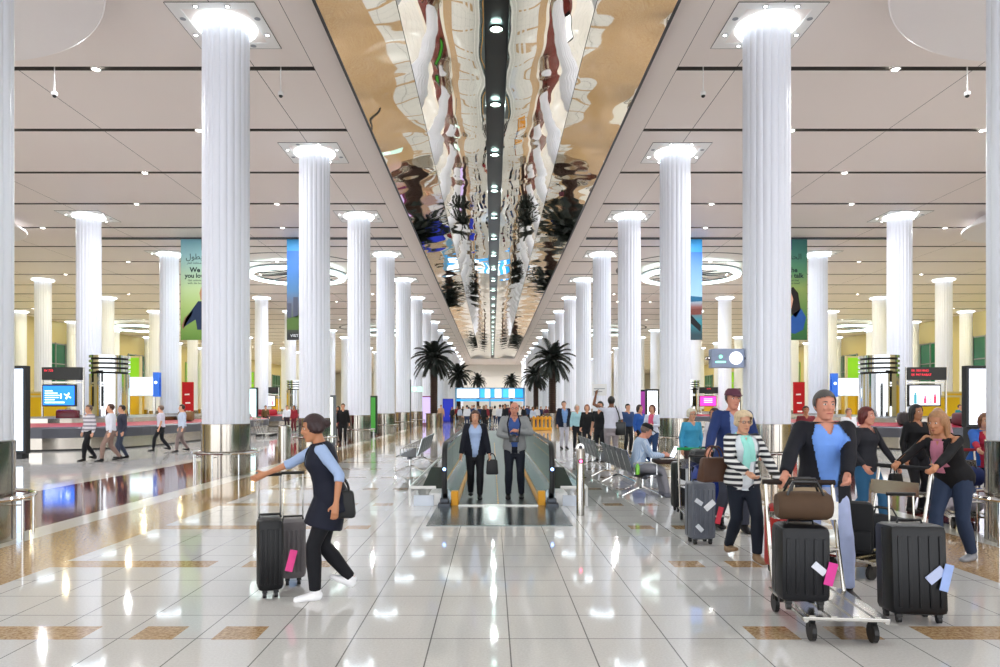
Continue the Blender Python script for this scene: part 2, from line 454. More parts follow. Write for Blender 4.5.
# ring chandeliers
def ring_light(x, y, R, lab):
    t = thing('ring_chandelier', lab, 'chandelier', (x, y, CEIL), group='glowing ring chandeliers')
    bm = B(); lathe(bm, [(R-.42, -.50), (R-.36, -.62), (R, -.62), (R+.05, -.5), (R-.1, -.42), (R-.42, -.5)], 64, cap=False)
    obj('glowing_ring', bm, glow('#e6fbf8', 2.2), t, True)
    bm = B(); lathe(bm, [(R-.08, -.40), (R+.08, -.40), (R+.08, -.34), (R-.08, -.34), (R-.08, -.40)], 64, cap=False)
    obj('upper_frame', bm, DSTEEL, t, True)
    for i in range(6):
        a = PI*i/6+.3; bm = B()
        tube(bm, [((R-.4)*math.cos(a), (R-.4)*math.sin(a), -.38), (-(R-.4)*math.cos(a), -(R-.4)*math.sin(a), -.38)], .035, 6)
        obj('truss_bar', bm, DSTEEL, t)
    for i in range(4):
        a = PI/2*i+.5; bm = B(); tube(bm, [((R-.1)*math.cos(a), (R-.1)*math.sin(a), -.4), ((R-.1)*math.cos(a), (R-.1)*math.sin(a), 0)], .012, 6)
        obj('hanger_rod', bm, STEEL, t)
for sg in (-1, 1):
    s = 'left' if sg < 0 else 'right'
    ring_light(sg*12.75, 45.4, 3.1, 'oval glowing ring chandelier hanging behind the blue banner, %s side' % s)
    ring_light(sg*12.75, 80, 3.1, 'more distant small glowing ring chandelier beyond the blue banner, %s side' % s)
    ring_light(sg*38, 76, 3.1, 'glowing ring chandelier above the side wall bays, %s side' % s)
# shallow circular grooves around the chandeliers
for sg in (-1, 1):
    for (x, y) in ((12.75, 45.4), (12.75, 80)):
        bm = B(); lathe(bm, [(4.55, CEIL-.004), (4.75, CEIL-.004)], 72, cap=False)
        tag(obj('trim_%d' % (200+int(y)+(1 if sg > 0 else 0)), bm, M_SLOT, None, False, (sg*x, y, 0)), 'dark circular groove in the ceiling', 'ceiling groove', kind='structure')
# cameras hanging from the slots
pk = None
for (x, y, lab) in ((-11.7, 18.56, 'small white ceiling camera on a thin rod near the large left disc'), (-5.7, 18.56, 'small ceiling camera on a thin rod beside the mirror edge, left'), (5.5, 18.56, 'small ceiling camera on a thin rod beside the mirror edge, right'), (12.5, 18.56, 'small white ceiling camera on a thin rod near the large right disc')):
    if pk is None:
        pk = thing('ceiling_camera', lab, 'camera', (x, y, CEIL), group='hanging ceiling cameras')
        bm = B(); tube(bm, [(0, 0, .1), (0, 0, -.62)], .014, 8); obj('rod', bm, WHITEP, pk)
        bm = B(); lathe(bm, [(.02, -.6), (.07, -.63), (.075, -.70), (.05, -.72)], 16); h = obj('housing', bm, WHITEP, pk, True)
        bm = B(); ball(bm, (0, 0, -.72), .055); obj('lens_dome', bm, BLACK, h, True)
    else: dup(pk, (x, y, CEIL), 0, lab)
# ============================================================ PEOPLE
def remesh(name, bm, voxel, m, parent, cut=None, smooth_it=4):
    me = bpy.data.meshes.new(name); bm.to_mesh(me); bm.free()
    o = bpy.data.objects.new(name, me); C.objects.link(o)
    r = o.modifiers.new('r', 'REMESH'); r.mode = 'VOXEL'; r.voxel_size = voxel
    s = o.modifiers.new('s', 'SMOOTH'); s.factor = .5; s.iterations = smooth_it
    dg = bpy.context.evaluated_depsgraph_get()
    me2 = bpy.data.meshes.new_from_object(o.evaluated_get(dg), depsgraph=dg)
    bpy.data.objects.remove(o); bpy.data.meshes.remove(me)
    b2 = bmesh.new(); b2.from_mesh(me2); bpy.data.meshes.remove(me2)
    if cut:
        dead = [f for f in b2.faces if cut(f.calc_center_median(), f.normal)]
        bmesh.ops.delete(b2, geom=dead, context='FACES')
    for f in b2.faces: f.smooth = True
    return obj(name, b2, m, parent)
_hm = {}
def HAIRM(c):
    if c not in _hm: _hm[c] = mat('hair_'+c.strip('#'), c, .5, noise=.35, nscale=45, bump=.5)
    return _hm[c]
def ik(a, b, l1, l2, pole):
    """joint between a and b; b is pulled in when out of reach"""
    d = b-a; L = d.length
    if L > (l1+l2)*.998: b = a+d.normalized()*(l1+l2)*.998; d = b-a; L = d.length
    L = max(L, abs(l1-l2)+.02)
    x = (l1*l1-l2*l2+L*L)/(2*L); h = math.sqrt(max(l1*l1-x*x, 0))
    u = d.normalized(); p = pole-u*pole.dot(u)
    p = p.normalized() if p.length > 1e-4 else Vector((0, -1, 0))
    return a+u*x+p*h, b
SKINS = {'fair': '#d9a284', 'tan': '#b97f5c', 'brown': '#7a4c33', 'pink': '#cf8f78'}
def person(label, loc, face=0., H=1.72, skin='fair', feet=None, hands=None, lean=0., side=0., hipz=None, head=(0, 0),
           top=None, trousers=None, shoes='#15151a', jacket=None, skirt=None, hair=('short', '#2a1b12'), hat=None, build=1., vox=.012,
           fem=False, elbows=None, group=None, extras=None, kneepole=None, collar=None, turn=0., glasses=None, tiemat=None):
    """local frame: the person faces -Y; L is +X. feet/hands are dicts L/R -> (x, y, z)"""
    s = H/1.75
    t = thing('person', label, 'person', (loc[0], loc[1], loc[2] if len(loc) > 2 else 0), face, group)
    S = lambda v: Vector(v)*s
    feet = feet or {'L': (.1, 0, 0), 'R': (-.1, 0, 0)}
    hz = (hipz if hipz is not None else .93)
    hz = hz*s if hipz is None else hz
    ank = {k: S((v[0], v[1]+.03, v[2]+.075)) for k, v in feet.items()}
    hip0 = Vector((0, 0, hz))
    if hipz is None:
        mid = (ank['L']+ank['R'])/2; hip0 = Vector((mid.x*.6, mid.y*.8, hz))
        for _ in range(40):
            if all((ank[k]-(hip0+S((.09 if k == 'L' else -.09, 0, -.03)))).length < .835*s for k in ank): break
            hip0.z -= .006
    Rt = Matrix.Rotation(turn, 3, 'Z') @ Matrix.Rotation(lean, 3, 'X') @ Matrix.Rotation(side, 3, 'Y')
    T = lambda x, y, z: hip0+Rt @ (Vector((x, y, z))*s)
    sw = (.155 if fem else .178)*build**.5
    sh = {'L': T(sw, .0, .448), 'R': T(-sw, 0, .448)}
    hj = {'L': hip0+Matrix.Rotation(turn*.5, 3, 'Z') @ S((.09, 0, -.03)), 'R': hip0+Matrix.Rotation(turn*.5, 3, 'Z') @ S((-.09, 0, -.03))}
    hands = hands or {}
    hd = {'L': hands.get('L', (.27, -.02, None)), 'R': hands.get('R', (-.27, -.02, None))}
    wr = {}
    for k, v in hd.items():
        if v[2] is None: q = sh[k]+S((.08 if k == 'L' else -.08, v[1]-.03, -.52))
        else: q = Vector(v)
        wr[k] = q
    kn, el = {}, {}
    for k in 'LR':
        kn[k], ank[k] = ik(hj[k], ank[k], .43*s, .42*s, Vector(kneepole or (0, -1, 0)))
        sg = 1 if k == 'L' else -1
        pole = Vector((elbows or {}).get(k, (sg*.5, 1, -.3)))
        el[k], wr[k] = ik(sh[k], wr[k], .285*s, .255*s, pole)
    bw = build
    # torso sections (t, rx, ry, yoff)
    if fem: SEC = [(-.12, .09, .08, .01), (-.07, .155, .11, .01), (-.01, .172, .118, .012), (.06, .160, .112, .005), (.15, .128, .095, 0), (.24, .134, .098, -.004), (.33, .150, .122, -.018), (.41, .155, .105, -.004), (.455, .146, .085, .003), (.485, .11, .07, .008), (.51, .07, .058, .01), (.535, .055, .052, .01)]
    else: SEC = [(-.12, .09, .08, .01), (-.07, .15, .11, .01), (-.01, .163, .118, .01), (.06, .158, .114, 0), (.15, .148, .108, -.004), (.24, .155, .112, -.008), (.33, .172, .122, -.01), (.41, .178, .112, 0), (.455, .165, .09, .003), (.487, .125, .075, .008), (.512, .08, .064, .01), (.54, .06, .058, .01)]
    def torso(bm, infl=0., t0=-1, t1=9, flare=0.):
        sec = [q for q in SEC if t0 <= q[0] <= t1]
        n = 18; rings = []
        if t0 > -.9 and (not sec or sec[0][0] > t0+.001):
            a = min(SEC, key=lambda q: abs(q[0]-t0)); sec = [(t0, max(a[1], .15), max(a[2], .11), a[3])]+sec
        elif t0 > -.9: pass
        for (tt, rx, ry, yo) in sec:
            k = max(0., (.05-tt))*flare
            infl_ = infl*(1 if tt < .46 else .8 if tt < .49 else .55); 
            rings.append([bm.verts.new(T((rx*bw+infl_/s+k)*math.cos(2*PI*i/n), (ry*bw+infl_/s+k*.8)*math.sin(2*PI*i/n)+yo, tt)) for i in range(n)])
        for A, Q in zip(rings, rings[1:]):
            for i in range(n): bm.faces.new((A[i], A[(i+1) % n], Q[(i+1) % n], Q[i]))
        bm.faces.new(rings[0][::-1]); bm.faces.new(rings[-1])
    def lerp(a, b, f): return a+(b-a)*f
    def leg(bm, k, infl=0., f_end=1., f0=0., wide=0.):
        P = [(hj[k]+S((0, .005, .05)), .082), (hj[k], .088), (lerp(hj[k], kn[k], .4), .078), (lerp(hj[k], kn[k], .8), .06), (kn[k], .055), (lerp(kn[k], ank[k], .12), .053), (lerp(kn[k], ank[k], .35), .055), (lerp(kn[k], ank[k], .7), .041), (lerp(kn[k], ank[k], .97), .034)]
        if f_end < 1: P = P[:int(round(len(P)*f_end))]
        N = len(P)
        tube(bm, [p for p, r in P], [r*s*(bw**.6)+infl+wide*max(0, i-3)/N for i, (p, r) in enumerate(P)], 12)
        for p, r in (P[0], P[4] if N > 4 else P[-1]): ball(bm, p, r*s*(bw**.6)+infl*.9, u=10, v=6)
    def foot(bm, k, infl=0.):
        a = ank[k]; fy = Matrix.Rotation((feet[k][3] if len(feet[k]) > 3 else 0), 3, 'Z')
        pit = feet[k][4] if len(feet[k]) > 4 else 0
        Rr = fy @ Matrix.Rotation(pit, 3, 'X')
        q = lambda x, y, z: a+Rr @ S((x, y, z))
        tube(bm, [q(0, .06, -.045), q(0, .045, -.04), q(0, 0, -.033), q(0, -.06, -.043), q(0, -.12, -.052), q(0, -.165, -.057), q(0, -.19, -.058)],
             [((.018*s+infl), (.02*s+infl)), ((.03*s+infl), (.03*s+infl)), ((.035*s+infl), (.04*s+infl)), ((.04*s+infl), (.03*s+infl)), ((.043*s+infl), (.022*s+infl)), ((.035*s+infl), (.018*s+infl)), ((.015*s+infl), (.01*s+infl))], 12)
        tube(bm, [q(0, .01, .03), q(0, .01, -.03)], .035*s+infl, 10)
    def arm(bm, k, infl=0., f_end=1.):
        P = [(sh[k]+(T(0, 0, .44)-sh[k])*.3, .05), (sh[k], .054), (lerp(sh[k], el[k], .35), .047), (lerp(sh[k], el[k], .9), .038), (el[k], .038), (lerp(el[k], wr[k], .25), .039), (lerp(el[k], wr[k], .6), .033), (lerp(el[k], wr[k], .97), .026)]
        if fem: P = [(p, r*.88) for p, r in P]
        if f_end < 1: P = P[:4] if f_end < .5 else P[:6]
        tube(bm, [p for p, r in P], [r*s*(bw**.5)+infl for p, r in P], 12)
        ball(bm, sh[k], P[1][1]*s*(bw**.5)+infl, u=12, v=8)
        if f_end > .5: ball(bm, el[k], P[4 if len(P) > 4 else -1][1]*s+infl*.9, u=10, v=6)
    def hand(bm, k):
        sg = 1 if k == 'L' else -1
        d = (wr[k]-el[k]).normalized(); w = wr[k]
        x = Vector((0, -1, 0)) if abs(d.y) < .8 else Vector((0, 0, 1))       # direction across the knuckles (thumb side)
        x = (x-d*x.dot(d)).normalized(); nrm = d.cross(x)*sg                # palm normal
        if nrm.dot(Vector((-sg, 0, 0))) < 0: nrm = -nrm
        tube(bm, [w-d*.02*s, w+d*.02*s, w+d*.06*s, w+d*.095*s], [.024*s, .030*s, .034*s, .032*s], 8)
        for i, L in enumerate((.072, .08, .074, .058)):
            o = w+d*.085*s+x*(.027-.018*i)*s
            p1 = o+(d*.93+nrm*.35).normalized()*L*.45*s; p2 = p1+(d*.6+nrm*.8).normalized()*L*.3*s; p3 = p2+(d*.2+nrm*1.).normalized()*L*.25*s
            tube(bm, [o, p1, p2, p3], [.0095*s, .009*s, .0085*s, .007*s], 6)
        o = w+d*.025*s+x*.024*s; p1 = o+(x*.8+d*.7+nrm*.3).normalized()*.042*s; p2 = p1+(d+nrm*.4+x*.1).normalized()*.03*s
        tube(bm, [o, p1, p2], [.013*s, .0105*s, .008*s], 6)
    # head
    Rh = Rt @ Matrix.Rotation(-lean*.6, 3, 'X') @ Matrix.Rotation(head[0], 3, 'Z') @ Matrix.Rotation(head[1], 3, 'X')
    nb = T(0, .008, .52); hc = nb+Rh @ S((0, -.022, .125))
    hq = lambda x, y, z: hc+Rh @ S((x, y, z))
    def headmesh(bm):
        n = 16; prof = [(-.118, .020, .022, -.048), (-.108, .040, .040, -.042), (-.085, .054, .062, -.026), (-.05, .064, .082, -.010), (-.01, .071, .092, 0), (.03, .075, .097, .004), (.07, .069, .088, .008), (.1, .048, .062, .01), (.118, .02, .026, .01)]
        rings = [[bm.verts.new(hq(rx*math.cos(2*PI*i/n), ry*math.sin(2*PI*i/n)+yo, z)) for i in range(n)] for z, rx, ry, yo in prof]
        for A, Q in zip(rings, rings[1:]):
            for i in range(n): bm.faces.new((A[i], A[(i+1) % n], Q[(i+1) % n], Q[i]))
        bm.faces.new(rings[0][::-1]); bm.faces.new(rings[-1])
        tube(bm, [hq(0, -.088, .022), hq(0, -.100, .0), hq(0, -.109, -.022), hq(0, -.094, -.034)], [.010*s, .012*s, .016*s, .012*s], 8)
        for e in (-1, 1):
            ball(bm, hq(e*.074, .008, -.005), .012*s, .02*s, .03*s, 8, 6)
            ball(bm, hq(e*.032, -.082, -.022), .02*s, .014*s, .016*s, 8, 6)
        ball(bm, hq(0, -.090, -.066), .024*s, .012*s, .012*s, 8, 6)
        ball(bm, hq(0, -.078, -.1), .022*s, .02*s, .016*s, 8, 6)
        tube(bm, [T(0, .012, .48), nb, hq(0, .012, -.06)], [.062*s, .054*s, .056*s], 12)
    bm = B(); torso(bm); headmesh(bm)
    for k in 'LR':
        leg(bm, k); foot(bm, k); arm(bm, k); hand(bm, k)
    ball(bm, hip0+S((0, .01, -.03)), .13*s*bw, .11*s*bw, .1*s)
    body = remesh('body', bm, vox, mat('skin_'+skin, SKINS[skin], .5, noise=.05, nscale=20), t, smooth_it=2 if vox < .013 else 1)
    # face parts
    if vox < .02:
        for e in (-1, 1):
            bm = B(); ball(bm, hq(e*.030, -.0835, .012), .0145*s, .008*s, .0075*s, 10, 6); ey = obj('eye', bm, mat('eye_white', '#e8e4de', .2), t, True)
            bm = B(); ball(bm, hq(e*.030, -.0895, .012), .0065*s, .004*s, .0065*s, 8, 6); obj('iris', bm, mat('iris_dark', '#2a1a12', .15), ey, True)
            bm = B(); tube(bm, [hq(e*.014, -.094, .031), hq(e*.03, -.094, .036), hq(e*.05, -.080, .031)], [.003*s, .0042*s, .002*s], 6); obj('eyebrow', bm, vcol(hair[1]), t, True)
        bm = B(); tube(bm, [hq(-.024, -.095, -.064), hq(0, -.102, -.062), hq(.024, -.095, -.064)], [(.002*s, .002*s), (.005*s, .006*s), (.002*s, .002*s)], 8); obj('lips', bm, vcol('#a4564c', .5), t, True)
    if glasses:
        bm = B()
        for e in (-1, 1):
            tube(bm, [hq(e*.032+.019*math.cos(2*PI*i/14), -.104, .012+.015*math.sin(2*PI*i/14)) for i in range(14)], .0022*s, 6, closed=True)
            tube(bm, [hq(e*.051, -.103, .014), hq(e*.078, -.05, .014), hq(e*.078, .01, .01)], .002*s, 6)
        tube(bm, [hq(-.013, -.106, .016), hq(.013, -.106, .016)], .002*s, 6)
        obj('glasses', bm, vcol(glasses), t)
    # hair: shell over the skull, the face left open
    if hair[0] != 'bald':
        bm = B(); n = 20
        hl = .009 if hair[0] != 'thin' else .004
        ball(bm, hq(0, .012, .03), (.081+hl)*s, (.100+hl)*s, (.098+hl)*s, n, 14, M=Rh)
        if hair[0] in ('bob', 'long', 'puff', 'tied'):
            zl = {'bob': -.11, 'long': -.24, 'puff': -.05, 'tied': -.05}[hair[0]]
            tube(bm, [hq(0, .035, .05), hq(0, .045, -.03), hq(0, .05, zl)], [(.095*s, .075*s), (.1*s, .068*s), (.075*s, .04*s)], 14)
            for e in (-1, 1): tube(bm, [hq(e*.068, -.01, .06), hq(e*.083, .0, -.02), hq(e*.07, .012, zl*.9)], [.03*s, .026*s, .016*s], 8)
        if hair[0] == 'puff': ball(bm, hq(0, .01, .06), .105*s, .115*s, .085*s, 16, 10, M=Rh)
        if hair[0] == 'tied': ball(bm, hq(0, .12, .02), .04*s, .045*s, .04*s)
        inv = Rh.transposed()
        def hcut(c, nn):
            q = inv @ (c-hc)/s
            hl_ = .082-abs(q.x)*.28
            if q.z > hl_: return False
            if hair[0] in ('short', 'thin'): return q.y < (-.02+.25*(-q.z if q.z < .02 else -.02)) or q.z < -.06
            return q.y < -.045 and abs(q.x) < .066
        remesh('hair', bm, max(.009, vox*.8), HAIRM(hair[1]), t, hcut, 2)
    if hat:
        kind, hcol = hat
        bm = B()
        prof = [(.0, .135), (.06, .132), (.092, .10), (.102, .062), (.104, .05)] if kind == 'cap' else [(.0, .135), (.07, .13), (.09, .10), (.1, .055), (.16, .048), (.165, .042), (.1, .045)]
        n = 24
        rings = [[bm.verts.new(hq(r*.92*math.cos(2*PI*i/n), r*1.1*math.sin(2*PI*i/n)+.01, z+.0)) for i in range(n)] for r, z in prof]
        for A, Q in zip(rings, rings[1:]):
            for i in range(n): bm.faces.new((A[i], A[(i+1) % n], Q[(i+1) % n], Q[i]))
        if kind == 'cap': tube(bm, [hq(0, -.06, .055), hq(0, -.12, .05), hq(0, -.17, .04)], [(.075*s, .008), (.07*s, .008), (.04*s, .006)], 12)
        obj('hat', bm, vcol(hcol), t, True)
    inv = Rt.transposed()
    if trousers:
        c = trousers if isinstance(trousers, str) else trousers[0]
        fe, wd = (1., .012) if isinstance(trousers, str) else (trousers[1], trousers[2])
        bm = B(); torso(bm, .012, -.2, .09)
        for k in 'LR': leg(bm, k, .012, fe, wide=wd)
        ball(bm, hip0+S((0, .01, -.04)), .14*s*bw, .12*s*bw, .1*s)
        remesh('trousers', bm, max(vox, .011), vcol(c), t)
    if skirt:
        c, z1, wd = skirt; bm = B()
        mk = (kn['L']+kn['R'])/2
        tube(bm, [T(0, 0, .1), T(0, 0, 0), lerp(hip0, mk, .6*z1), lerp(hip0, mk, z1)], [(.165*s*bw, .13*s*bw), (.19*s*bw, .15*s*bw), ((.2+wd*.5)*s, (.17+wd*.5)*s), ((.2+wd)*s, (.18+wd)*s)], 20)
        remesh('skirt', bm, max(vox, .012), vcol(c), t)
    if top:
        c, sl = top[0], top[1]; hem = top[2] if len(top) > 2 else -.03
        m = c if not isinstance(c, str) else vcol(c)
        bm = B(); torso(bm, .021, hem, .53)
        if sl:
            for k in 'LR': arm(bm, k, .013, 1. if sl == 'long' else .4 if sl == 'short' else .7)
        remesh('shirt', bm, max(vox, .011), m, t, lambda cc, nn: (lambda q: q.z > .495 or (q.z > .42 and q.y < -.02 and abs(q.x) < .012+(q.z-.42)*.55))(inv @ (cc-hip0)/s))
    if collar:
        bm = B(); tube(bm, [T(0, .012, .495)+Rt @ (S((.068*math.cos(2*PI*i/16), .064*math.sin(2*PI*i/16)-.005, .02*math.sin(2*PI*i/16)))) for i in range(16)], .02*s, 8, closed=True)
        obj('scarf' if collar[1] else 'collar', bm, vcol(collar[0]), t, True)
        if collar[1]:
            bm = B()
            for e, L in ((-1, .26), (1, .18)): tube(bm, [T(e*.045, -.07, .47), T(e*.03, -.135, .40), T(e*.02, -.158, .34), T(e*.028, -.155, .36-L*.6), T(e*.04, -.14, .38-L)], [(.03*s, .02*s), (.04*s, .018*s), (.045*s, .014*s), (.05*s, .012*s), (.055*s, .008*s)], 12)
            obj('scarf_end', bm, vcol(collar[0]), t, True)
    if jacket:
        c, ow, hem = jacket[:3]; sl = jacket[3] if len(jacket) > 3 else 'long'
        m = c if not isinstance(c, str) else vcol(c)
        bm = B(); torso(bm, .036, hem, .52, flare=.08)
        if hem < -.13:
            tube(bm, [T(0, .01, 0), T(0, .01, (hem)*.6), T(0, .01, hem)], [(.205*s*bw, .155*s*bw), (.215*s*bw, .165*s*bw), (.225*s*bw, .175*s*bw)], 20)
        if sl != 'none':
            for k in 'LR': arm(bm, k, .022, 1. if sl == 'long' else .7)
        def jc(cc, nn):
            q = inv @ (cc-hip0)/s; ln = inv @ nn
            return ow > 0 and -.19 < q.y < -.06 and ln.y < -.15 and abs(q.x) < (ow*(.55+.65*max(0, min(1, q.z/.36))) if q.z < .40 else ow*1.2-(q.z-.40)*.5*max(ow*10-.3, .4)) and q.z < .60
        remesh('jacket', bm, max(vox, .011), m, t, jc)
    if shoes:
        for k in 'LR':
            bm = B(); foot(bm, k, .009); remesh('shoe', bm, max(vox*.8, .009), vcol(shoes, .45), t)
    W = t.matrix_basis
    info = {'t': t, 'wr': wr, 'sh': sh, 'T': T, 'hip': hip0, 'Rt': Rt, 's': s, 'hc': hc, 'hq': hq}
    return info

def _x(): pass
def wpt(info, v):
    """local -> world"""
    t = info['t']; return Matrix.Translation(t.location) @ Matrix.Rotation(t.rotation_euler.z, 4, 'Z') @ Vector(v)
# ============================================================ LUGGAGE AND BAGS
def rbox(bm, w, d, h, z0, bev=.03, mi=0): box(bm, -w/2, w/2, -d/2, d/2, z0, z0+h, mi, bev)
def suitcase(label, loc, rz=0, w=.45, d=.27, h=.66, col='#16171b', rough=.4, handle=.4, ribs=True, tilt=0, tag_col=None, strap=None, stickers=(), group=None):
    t = thing('suitcase', label, 'suitcase', loc, rz, group)
    t.rotation_euler = (tilt, 0, rz)
    m = vcol(col, rough)
    bm = B(); rbox(bm, w, d, h, .06, .045)
    if ribs:
        for i in range(5):
            x = -w*.36+w*.18*i
            for sy in (-1, 1): box(bm, x-.012, x+.012, sy*d/2-.008, sy*d/2+.008, .12, h-.02, bev=.004)
    obj('shell', bm, m, t, True)
    bm = B(); box(bm, -w/2-.004, w/2+.004, -.006, .006, .1, h+.03, bev=.003); obj('zip_seam', bm, BLACK, t)
    for i, (x, y) in enumerate(((-1, -1), (1, -1), (-1, 1), (1, 1))):
        bm = B(); xx, yy = x*(w/2-.06), y*(d/2-.05)
        tube(bm, [(xx-.014, yy, .028), (xx+.014, yy, .028)], .027, 12); box(bm, xx-.02, xx+.02, yy-.02, yy+.02, .045, .07)
        obj('wheel', bm, RUBBER, t)
    if handle:
        bm = B(); z = h+.05
        for x in (-.09, .09): tube(bm, [(x, d/2-.03, z), (x, d/2-.03, z+handle)], .008, 8)
        hh = obj('telescopic_handle', bm, STEEL, t)
        bm = B(); tube(bm, [(-.105, d/2-.03, z+handle), (.105, d/2-.03, z+handle)], .015, 8); obj('grip', bm, BLACK, hh, True)
    bm = B(); tube(bm, [(-.09, 0, h+.055), (-.08, 0, h+.085), (.08, 0, h+.085), (.09, 0, h+.055)], .010, 8); obj('carry_handle', bm, BLACK, t)
    if tag_col:
        bm = B(); box(bm, .05, .11, -d/2-.02, -d/2-.012, h*.42, h*.72, M=Matrix.Rotation(.25, 4, 'Y')); obj('luggage_tag', bm, vcol(tag_col), t)
    if strap:
        bm = B(); box(bm, -.02, .02, -d/2-.014, d/2+.014, .055, h+.07, bev=.004); obj('strap', bm, vcol(strap), t)
    for (x, z, a, sz, c) in stickers:
        bm = B(); box(bm, x-sz, x+sz, -d/2-.012, -d/2-.006, z-sz*.5, z+sz*.5, bev=.004)
        for v in bm.verts: v.co = Matrix.Translation((x, 0, z)) @ Matrix.Rotation(a, 4, 'Y') @ Matrix.Translation((-x, 0, -z)) @ v.co
        obj('sticker', bm, vcol(c), t)
    return t
def handbag(label, loc, rz=0, w=.34, d=.14, h=.26, col='#111116', hl=.16, cat='handbag', name='handbag'):
    t = thing(name, label, cat, loc, rz); m = vcol(col, .45)
    bm = B(); vs = box(bm, -w/2, w/2, -d/2, d/2, 0, h, bev=.03)
    for v in bm.verts: v.co.x *= 1.08-.2*v.co.z/h; v.co.y *= 1.1-.5*v.co.z/h
    obj('bag_body', bm, m, t, True)
    for sy in (-1, 1):
        bm = B(); tube(bm, [(w*.28*math.cos(a), sy*d*.25, h-.02+hl*math.sin(a)) for a in [PI*i/10 for i in range(11)]], .008, 6); obj('bag_handle', bm, m, t)
    return t
def backpack(label, loc, rz, col, h=.44):
    t = thing('backpack', label, 'backpack', loc, rz); m = vcol(col)
    bm = B(); rbox(bm, .3, .17, h, 0, .06); obj('pack_body', bm, m, t, True)
    bm = B(); box(bm, -.11, .11, -.125, -.08, .05, .23, bev=.02); obj('front_pocket', bm, m, t, True)
    return t
def duffel(label, loc, rz, L=.5, r=.14, col='#5a4636', rx=0, cat='travel bag'):
    t = thing('travel_bag', label, cat, loc, rz); m = vcol(col)
    bm = B(); tube(bm, [(-L/2, 0, r), (-L/2+.03, 0, r), (-L/4, 0, r*1.02), (0, 0, r*1.03), (L/4, 0, r*1.02), (L/2-.03, 0, r), (L/2, 0, r)], [r*.8, r*.97, r*1., r*1.03, r, r*.97, r*.8], 16); obj('bag_body', bm, m, t, True)
    for y in (-.06, .06):
        bm = B(); tube(bm, [(-.12, y, 2*r-.02), (-.08, y*.6, 2*r+.07), (.08, y*.6, 2*r+.07), (.12, y, 2*r-.02)], .009, 6); obj('bag_handle', bm, BLACK, t)
    return t
def cart(label, loc, rz, group='luggage carts', grip='#1f9c5a'):
    """airport trolley; the handle is at +Y"""
    t = thing('luggage_cart', label, 'luggage cart', loc, rz, group)
    bm = B(); box(bm, -.28, .28, -.5, .3, .16, .185, bev=.005)
    for i in range(4): box(bm, -.24+.14*i, -.2+.14*i, -.5, .3, .185, .195)
    obj('platform', bm, STEEL, t)
    bm = B()
    for x in (-.26, .26): tube(bm, [(x, -.5, .16), (x, .22, .17), (x, .34, .5), (x, .46, .98)], .016, 8)
    tube(bm, [(-.26, .33, .48), (.26, .33, .48)], .012, 8); tube(bm, [(-.26, .40, .75), (.26, .40, .75)], .012, 8)
    obj('frame', bm, STEEL, t)
    bm = B(); tube(bm, [(-.28, .46, .99), (.28, .46, .99)], .022, 10); obj('push_bar', bm, vcol(grip), t, True)
    bm = B(); box(bm, -.24, .24, .28, .44, .72, .74); box(bm, -.24, .24, .28, .285, .74, .86); obj('basket', bm, STEEL, t)
    for (x, y) in ((-.2, -.42), (.2, -.42), (-.24, .26), (.24, .26)):
        bm = B(); tube(bm, [(x-.015, y, .07), (x+.015, y, .07)], .07, 14); box(bm, x-.02, x+.02, y-.02, y+.02, .1, .17); obj('wheel', bm, RUBBER, t)
    return t
# ============================================================ SEATING
M_SEAT = mat('seat_perforated', '#464c57', .35, .6, noise=.1, nscale=60)
def bench(label, x, y0, n, face):
    """a row of seats along the depth from y0; face=+1 looks to +X"""
    t = thing('seat_row', label, 'bench', (x, y0, 0), 0, 'steel seat rows beside the walkway')
    f = face; L = n*.58
    bm = B(); box(bm, -.04, .04, 0, L, .34, .40, bev=.01); obj('beam', bm, DSTEEL, t)
    for i in range(n):
        ya, yb = i*.58+.04, (i+1)*.58-.04
        bm = B(); P = [(f*.30, .405), (f*.24, .43), (f*.05, .415), (-f*.15, .40), (-f*.2, .425)]
        for (a, b), (c, d) in zip(P, P[1:]):
            for dz in (0, -.012): quad(bm, (a, ya, b+dz), (a, yb, b+dz), (c, yb, d+dz), (c, ya, d+dz))
        box(bm, f*.29 if f > 0 else f*.31, f*.31 if f > 0 else f*.29, ya, yb, .39, .42, bev=.005)
        obj('seat', bm, M_SEAT, t)
        bm = B(); M = Matrix.Translation((-f*.2, 0, .43)) @ Matrix.Rotation(-f*.28, 4, 'Y')
        box(bm, -.012, .012, ya, yb, 0, .42, bev=.006, M=M)
        bk = obj('backrest', bm, M_SEAT, t)
        bm = B()
        for yy in (ya-.008, yb+.008): tube(bm, [M @ Vector((0, yy, -.03)), M @ Vector((0, yy, .43))], .011, 6)
        obj('back_frame', bm, CHROME, bk)
    for i in range(n+1):
        y = i*.58; bm = B()
        tube(bm, [(-f*.19, y, .42), (-f*.2, y, .62), (f*.12, y, .63), (f*.2, y, .60), (f*.2, y, .42)], .013, 8)
        obj('armrest', bm, CHROME, t)
    for y in (.29, L-.29):
        bm = B(); tube(bm, [(0, y, .36), (0, y, .16)], .03, 8)
        tube(bm, [(f*.36, y, .02), (f*.1, y, .14), (0, y, .17), (-f*.1, y, .14), (-f*.34, y, .02)], [.018, .022, .03, .022, .018], 8)
        for a in (f*.36, -f*.34): lathe(bm, [(.03, 0), (.03, .012), (.015, .02)], 12, c=(a, y, 0))
        obj('leg', bm, CHROME, t, True)
    return t
bench('grey perforated steel seat row standing alone on the left of the moving walkway', PX(411, 17.5)+.05, 16.6, 6, -1)
bench('grey steel seat row with the man in a hat, nearer one right of the walkway', 2.55, 12.1, 5, 1)
bench('grey steel seat row behind the one with the seated man', 2.5, 15.6, 5, 1)

